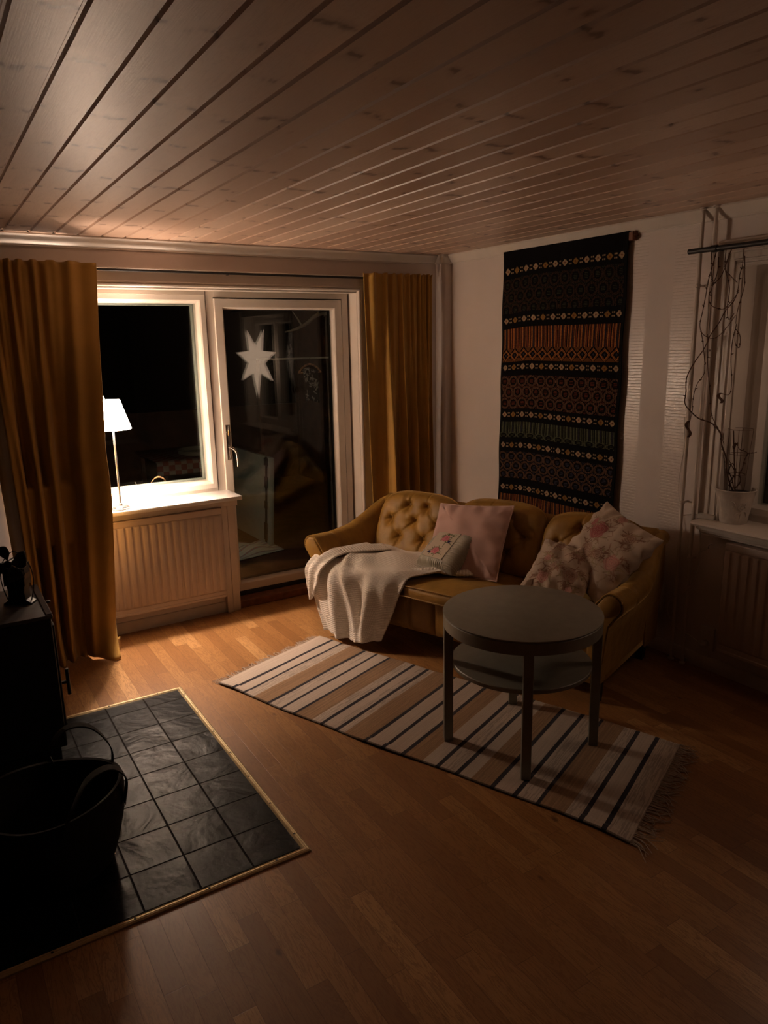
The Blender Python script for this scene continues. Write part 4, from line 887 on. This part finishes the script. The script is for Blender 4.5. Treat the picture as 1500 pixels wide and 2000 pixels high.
obj('carrying_loop', xf(tube([(-.050, 0, .012), (-.066, 0, .07), (-.070, 0, .13), (-.052, 0, .19), (0, 0, .235), (.052, 0, .19), (.070, 0, .13), (.066, 0, .07), (.050, 0, .012)], .0022, 8, 5), ax), MT['black'], fn)
# basket: dark felt tub with two strap handles
bx, by = -3.262, -2.12
bk = thing('firewood_basket', (bx, by, .006), 'black felt firewood basket with strap handles standing in front of the stove', 'basket')
prof = [(.0, .012), (.150, .012), (.165, .03), (.185, .10), (.205, .19), (.212, .27), (.208, .31), (.198, .308), (.200, .26), (.19, .15), (.15, .03), (.0, .025)]
def bask(s, t):
    k = t * (len(prof) - 1); i = min(int(k), len(prof) - 2); q = k - i; r = prof[i][0] * (1 - q) + prof[i + 1][0] * q; z = prof[i][1] * (1 - q) + prof[i + 1][1] * q; a = 2 * pi * s
    return (bx + r * math.cos(a) * 1.12, by + r * math.sin(a) * 1.05, z + .02 * (z / .4) ** 2 * math.cos(2 * a + 1))
obj('basket_body', grid(72, 45, bask, True), MT['blackf'], bk, ang=60)
for sg in (-1, 1):
    P_ = crom([(bx + .10 * sg * .3 + .02, by + .205 * sg, .25), (bx + .03, by + .225 * sg, .34), (bx + .09, by + .20 * sg, .42), (bx + .17, by + .16 * sg, .42), (bx + .225, by + .115 * sg, .34), (bx + .215, by + .10 * sg, .24)], 8)
    obj('strap_handle', loft([[(p[0], p[1] - .018, p[2] - .002), (p[0], p[1] + .018, p[2] - .002), (p[0] + .002, p[1] + .018, p[2] + .003), (p[0] + .002, p[1] - .018, p[2] + .003)] for p in P_]), MT['blackf'], bk, ang=60)
# ---------------------------------------------------------------- potted vine on the right sill
pc = (.012, -2.463, .842)
pp = thing('potted_vine', pc, 'bare climbing vine in a white pot on the right window sill', 'plant')
obj('pot', lathe([(0, 0), (.062, 0), (.066, .004), (.071, .04), (.080, .09), (.090, .14), (.097, .170), (.100, .174), (.098, .178), (.093, .175), (.088, .150), (.078, .10), (.0, .098)], 64, pc, cap=False), MT['pot'], pp, ang=40)
def rel(a, z, s=1):   # raised rose relief on the pot wall
    r = .0665 + (z / .178) * .033; return (pc[0] + r * math.cos(a), pc[1] + r * math.sin(a), pc[2] + z)
rl = []
for k, (da, dz, r) in enumerate([(0, .09, .020), (.10, .105, .012), (-.02, .085, .012)]):
    rl.append(tube([rel(-2.15 + da + r * 11 * math.cos(t) * (1 - t / 14), .0 + dz + r * math.sin(t) * (1 - t / 14)) for t in np.linspace(0, 11, 40)], .0022, 6))
for a0, z0_, a1, z1_ in ((-2.3, .06, -2.6, .03), (-2.0, .07, -1.7, .04), (-2.15, .06, -2.2, .015), (-2.5, .10, -2.8, .12), (-2.6, .06, -2.75, .10)):
    rl.append(tube([rel(a0 + (a1 - a0) * t, z0_ + (z1_ - z0_) * t + .012 * math.sin(pi * t)) for t in np.linspace(0, 1, 9)], [.001, .0028, .001], 6))
obj('rose_relief', join(*rl), MT['pot'], pp)
obj('soil', grid(40, 12, lambda s, t: (pc[0] + .091 * t * math.cos(2 * pi * s), pc[1] + .091 * t * math.sin(2 * pi * s), pc[2] + .155 + .006 * math.sin(9 * s * 6) * t * (1 - t) + .004 * (1 - t)), True), MT['soil'], pp)
tg = []
for z, r in ((.480, .057), (.355, .047), (.250, .042)): 
    c = (pc[0] + .0, pc[1] - .0, pc[2] + z); obj('trellis_ring', tube([(c[0] + r * math.cos(a), c[1] + r * math.sin(a), c[2]) for a in np.linspace(0, 2 * pi, 40)], .0014, 6), MT['wire'], pp)
for k in range(4):
    a = k * pi / 2 + .4; obj('trellis_leg', tube([(pc[0] + r * math.cos(a), pc[1] + r * math.sin(a), pc[2] + z) for z, r in ((.12, .036), (.250, .042), (.355, .047), (.480, .057))], .0013, 6), MT['wire'], pp)
obj('support_stick', tube([(pc[0] - .002, pc[1] - .006, pc[2] + .10), (pc[0] - .01, pc[1] + .035, pc[2] + .47)], .0032, 8), MT['bark'], pp)
R0 = dict(A=(.0040, .0018), M=(.0032, .0015), N=(.003, .0014), P=(.003, .0015), D=(.0022, .0014))
rs = np.random.RandomState(8)
for k, pts in VINES.items():
    ra, rb = R0.get(k, (.0023, .0016)); q = crom([(p[0] + rs.randn() * .006, p[1], p[2]) for p in pts], 6); n_ = len(q); g = tube(q, [ra, (ra + rb) / 2, rb], 7); nd = []
    for i in range(4, n_ - 3, 6):   # swollen leaf nodes with a short spur
        p = np.array(q[i]); d_ = rs.randn(3); d_ /= np.linalg.norm(d_); nd.append(tube([p - d_ * .002, p + d_ * .006, p + d_ * .012], [.0042, .0026, .0008], 5))
    obj('vine_stem', join(g, *nd), MT['bark'], pp, ang=180)
def leafm(c, L, wd, m_):
    return xf(grid(10, 8, lambda s, t: ((t - .5) * wd * math.sin(pi * min(.98, s + .04)) ** .7, .012 * math.sin(6 * s) + .01 * abs(t - .5) * 3, -s * L)), m_)
e_ = VINES['D'][-1]; obj('withered_leaf', leafm(None, .085, .045, Matrix.Translation(e_) @ Matrix.Rotation(.7, 4, 'Z')), MT['bark'], pp, solid=.001, ang=180)
e_ = VINES['M'][-1]; obj('withered_leaf', leafm(None, .03, .02, Matrix.Translation(e_) @ Matrix.Rotation(1.4, 4, 'X')), MT['bark'], pp, solid=.001, ang=180)
e_ = VINES['F'][-1]; obj('withered_leaf', leafm(None, .05, .02, Matrix.Translation(e_)), MT['bark'], pp, solid=.001, ang=180)

# small things along the right wall
ps = thing('cable_adapter', (-.02, -2.345, .842), 'small white plug adapter lying on the right sill beside the pot', 'adapter')
mA = Matrix.Translation((-.035, -2.345, .842)) @ Matrix.Rotation(.2, 4, 'Z')
obj('adapter_body', xf(box(-.017, .017, -.045, .045, 0, .026, .005, 3), mA), MT['plast'], ps); obj('adapter_port', xf(box(-.012, .012, .0445, .046, .006, .02, 0), mA), MT['dark'], ps)
obj('lead', tube([tuple(mA @ Vector((0, .045, .012))), (-.03, -2.295, .856), (-.028, -2.25, .850), (-.026, -2.19, .83)], .002, 8, 6), MT['cable'], ps)
sk = thing('wall_socket', (0, -2.385, .15), 'white double wall socket low beside the right radiator', 'socket')
obj('socket_plate', box(-.016, 0, -2.43, -2.345, .115, .245, .004, 2), MT['plast'], sk)
for z in (.150, .212): obj('socket_hole', xf(lathe([(.021, 0), (.021, .004), (.018, .004), (.018, .001), (0, .001)], 24), Matrix.Translation((-.0155, -2.387, z)) @ Matrix.Rotation(-pi / 2, 4, 'Y')), MT['plast'], sk)
pg = thing('power_plug', (-.03, -2.387, .150), 'white plug and cable pushed into the low wall socket', 'plug')
obj('plug_body', xf(lathe([(.0, 0), (.017, .001), (.018, .012), (.012, .03), (.005, .042), (0, .043)], 20), Matrix.Translation((-.020, -2.387, .150)) @ Matrix.Rotation(-pi / 2, 4, 'Y')), MT['plast'], pg)
obj('plug_cable', tube([(-.06, -2.387, .15), (-.065, -2.36, .17), (-.05, -2.30, .18), (-.045, -2.23, .185), (-.05, -2.17, .245), (-.06, -2.165, .32), (-.066, -2.20, .37), (-.066, -2.27, .42), (-.06, -2.31, .50), (-.03, -2.318, .60), (-.02, -2.30, .80)], .0027, 8, 8), MT['cable'], pg)
lc = thing('thin_cable', (-.03, -2.17, .45), 'thin white cable looping down the wall beside the heating pipes', 'cable')
obj('lead', tube([(-.02, -2.155, 1.36), (-.014, -2.165, 1.22), (-.012, -2.150, 1.10), (-.012, -2.145, .98), (-.012, -2.165, .85), (-.014, -2.190, .74), (-.014, -2.175, .68), (-.012, -2.160, .64)], .0018, 6, 8), MT['cable'], lc)
hk = thing('wall_hook', (-.01, -2.363, .69), 'small wall hook with a white cord hanging from it under the right sill', 'hook')
obj('hook', tube([(0, -2.363, .700), (-.022, -2.363, .700), (-.028, -2.363, .690), (-.024, -2.363, .682)], .0022, 8, 4), MT['steel'], hk)
obj('cord', tube([(-.024, -2.363, .690), (-.022, -2.345, .672), (-.02, -2.318, .655), (-.016, -2.300, .640)], .0024, 6, 5), MT['cable'], hk)
jb = thing('junction_box', (0, -2.07, .22), 'narrow white cable box low on the wall behind the right sofa arm', 'box')
obj('box_cover', box(-.035, 0, -2.095, -2.052, .24, .42, .006, 2), MT['plast'], jb)
# two old screws in the wall
for p in ((-.0, -1.82, .79), (0, -.36, 2.16)):
    pass

# ---------------------------------------------------------------- outside on the dark balcony
pb = thing('folded_board', (-.95, 1.9, 0), 'white folding board with a dark strap, upright on the balcony outside the door', 'board')
mB = Matrix.Translation((-.95, 1.33, .012)) @ Matrix.Rotation(.06, 4, 'Y')
obj('board_panel', xf(box(-.02, .02, 0, .90, 0, .80, .008, 2), mB), MT['board'], pb)
obj('strap', xf(join(box(-.026, -.019, .06, .10, .0, .80, .002), box(-.030, -.019, .05, .115, .04, .20, .003), box(-.030, -.019, .05, .115, .52, .62, .003), box(-.030, -.019, .045, .12, .72, .79, .003), box(-.030, -.019, .055, .11, .33, .40, .003)), mB), MT['dark'], pb)
rg = thing('rag_cloth_heap', (-1.15, 1.25, 0), 'crumpled striped rag mat lying on the balcony floor outside the door', 'mat')
def hf(s, t):
    x = -1.62 + .72 * s; y = 1.02 + .42 * t + .16 * s; e = (1 - abs(2 * s - 1) ** 3) * (1 - abs(2 * t - 1) ** 3)
    return (x, y - .12 * (1 - s) * t, .006 + e * (.045 + .028 * math.sin(11 * s + 4 * t) + .018 * math.sin(17 * t + 5 * s)))
nn = 90; g = grid(nn, nn, hf); cc = []
for j in range(nn - 1):
    for i in range(nn - 1):
        t = j / nn; q = (t * 9) % 1; cc.append((.40, .38, .34) if q < .5 else ((.42, .10, .08) if .5 < q < .62 else (.20, .25, .27) if q < .8 else (.45, .40, .36)))
obj('mat_field', g, MT['rugm'], rg, fcol=np.array(cc), uv=[(0, 0)] * (nn * nn), solid=.006, ang=180)
tt = thing('balcony_table', (-1.1, 2.9, 0), 'low table on the dark balcony, seen through the left window', 'table')
obj('tabletop', box(-1.62, -.55, 2.32, 3.3, .69, .715, .004), MT['porch'], tt)
for x_ in (-1.56, -.61):
    for y_ in (2.38, 3.24): obj('leg', box(x_ - .02, x_ + .02, y_ - .02, y_ + .02, 0, .69, .002), MT['porch'], tt)
tcth = thing('table_runner', (-1.2, 2.6, .716), 'red and white checked cloth over the edge of the balcony table', 'tablecloth')
def tf(s, t):
    y = 3.0 - .70 * min(t, .85) / .85; z = .722 if t < .82 else .722 - (t - .82) * .75 - 0; 
    if t > .82: y = 2.305 - .004 * math.sin(s * 30)
    return (-1.66 + .85 * s, y, z + .001 * math.sin(40 * s))
nu_, nv_ = 60, 56; g = grid(nu_, nv_, tf); cc = []
for j in range(nv_ - 1):
    for i in range(nu_ - 1): cc.append((.20, .16, .14) if ((i // 4) + (j // 4)) % 2 else (.16, .035, .025))
obj('checked_cloth', g, MT['att'], tcth, fcol=np.array(cc), uv=[(0, 0)] * (nu_ * nv_), solid=.003)
tray = obj('serving_tray', lathe([(0, 0), (.20, 0), (.225, .006), (.235, .045), (.231, .045), (.218, .010), (0, .008)], 48, (-1.12, 2.62, .727), cap=False), MT['tray']); setp(tray, 'round pale tray on the checked cloth, out on the balcony', 'tray'); rebase(tray)
sr = thing('shelf_rail', (.05, 2.4, 1.6), 'thin white shelf rail on the balcony wall', 'rail')
obj('rail', box(-.54, .90, 2.43, 2.45, 1.63, 1.648, .002), MT['plast'], sr); obj('rail_post', box(.86, .90, 2.42, 2.46, -.002, 1.648, .002), MT['plast'], sr); obj('rail_post', box(-.54, -.515, 2.43, 2.455, -.002, 1.64, .002), MT['porch'], sr)
hg = thing('clothes_hanger', (.02, 2.42, 1.5), 'wooden clothes hanger hooked on the balcony rail', 'hanger')
hc = (.03, 2.40)
obj('hook', tube([(hc[0], hc[1], 1.575), (hc[0], hc[1], 1.625), (hc[0] + .018, hc[1] + .01, 1.65), (hc[0] + .018, hc[1] + .04, 1.662), (hc[0], hc[1] + .055, 1.65)], .0022, 8, 5), MT['wire'], hg)
obj('hanger_bow', tube([(hc[0] - .13, hc[1], 1.49), (hc[0] - .08, hc[1], 1.545), (hc[0], hc[1], 1.578), (hc[0] + .08, hc[1], 1.545), (hc[0] + .13, hc[1], 1.49)], .010, 8, 6), MT['leaf'], hg)
obj('trouser_bar', tube([(hc[0] - .125, hc[1], 1.492), (hc[0] + .125, hc[1], 1.492)], .005, 8), MT['leaf'], hg)
n_ = 70
def cf(s, t): return (hc[0] - .085 + .17 * s + .02 * t, hc[1] - .012 - .008 * math.sin(8 * s + 3 * t), 1.53 - .34 * t + .015 * math.sin(5 * s))
g = grid(n_, n_, cf); P = np.array([(i / (n_ - 1) * .17, j / (n_ - 1) * .34) for j in range(n_) for i in range(n_)]); cl = np.ones((n_ * n_, 3)) * .02; rs2 = np.random.RandomState(2)
for k in range(26): a_ = rs2.rand(2) * (.17, .34); sprig(P, cl, a_, a_ + rs2.randn(2) * .04, (.5, .5, .48), rs2, 4, .0016, .008)
ap = obj('patterned_cloth', g, MT['attf'], None, vcol=cl, solid=.002, ang=180); setp(ap, 'black and white leaf-patterned cloth hanging from the balcony clothes hanger', 'cloth'); rebase(ap)
br = obj('driftwood_branch', join(tube([(-.24, 2.38, 1.905), (-.12, 2.37, 1.935), (0, 2.36, 1.99), (.10, 2.36, 2.06), (.22, 2.37, 2.09), (.30, 2.38, 2.05)], [.006, .013, .018, .020, .016, .010], 10, 6), tube([(-.16, 2.37, 2.12), (-.10, 2.37, 2.04), (-.05, 2.37, 1.96)], [.004, .008, .010], 8, 5), tube([(.12, 2.36, 2.06), (.14, 2.34, 2.14), (.20, 2.34, 2.16), (.24, 2.36, 2.11), (.20, 2.36, 2.06)], [.010, .008, .006], 8, 5),
    tube([(.26, 2.38, 2.07), (.31, 2.38, 1.98), (.30, 2.38, 1.88), (.27, 2.38, 1.82)], [.008, .006, .003], 8, 5)), MT['fringe']); setp(br, 'pale driftwood branch hung high on the balcony, seen through the door glass', 'branch'); rebase(br)
obj_ = thing('branch_wire', (0, 2.37, 2.0), 'thin wires holding the driftwood branch on the balcony', 'wire'); obj('wire', join(tube([(-.02, 2.37, 2.02), (-.02, 2.37, 2.5)], .0015, 5)), MT['wire'], obj_); obj('wire', tube([(.10, 2.36, 2.07), (.10, 2.36, 2.5)], .0015, 5), MT['wire'], obj_)
wp = thing('withered_plant', (-2.2, .32, .55), 'withered plant with one curled brown leaf just outside the left window', 'plant')
obj('planter', box(-2.45, -2.0, .26, .40, .58, .84, .008, 2), MT['porch'], wp); obj('planter_bracket', join(box(-2.40, -2.38, .2, .30, .60, .64, .002), box(-2.08, -2.06, .2, .30, .60, .64, .002)), MT['black'], wp)
obj('curled_leaf', grid(24, 8, lambda s, t: (-2.245 + .135 * s + .02 * math.sin(s * 3), .30 + .028 * (t - .5) * math.sin(pi * (s * .9 + .08)), .850 + .085 * math.sin(pi * min(1, s * 1.02) ** .8) ** .8 - .012 * s + .01 * math.sin(9 * s + 5 * t) * s)), MT['leaf'], wp, solid=.0015, ang=180)
obj('dry_stalk', tube([(-2.305, .30, .79), (-2.312, .30, .86), (-2.328, .30, .912)], .0018, 6, 3), MT['fringe'], wp)
for dx, w2_ in ((-.03, .09), (.05, .07)): obj('green_leaf', grid(14, 6, lambda s, t: (-2.25 + dx + w2_ * s, .29 + .035 * (t - .5) * math.sin(pi * (s * .9 + .08)), .835 + .045 * math.sin(pi * s * .9) + .004 * t)), MT['green'], wp, solid=.001, ang=180)
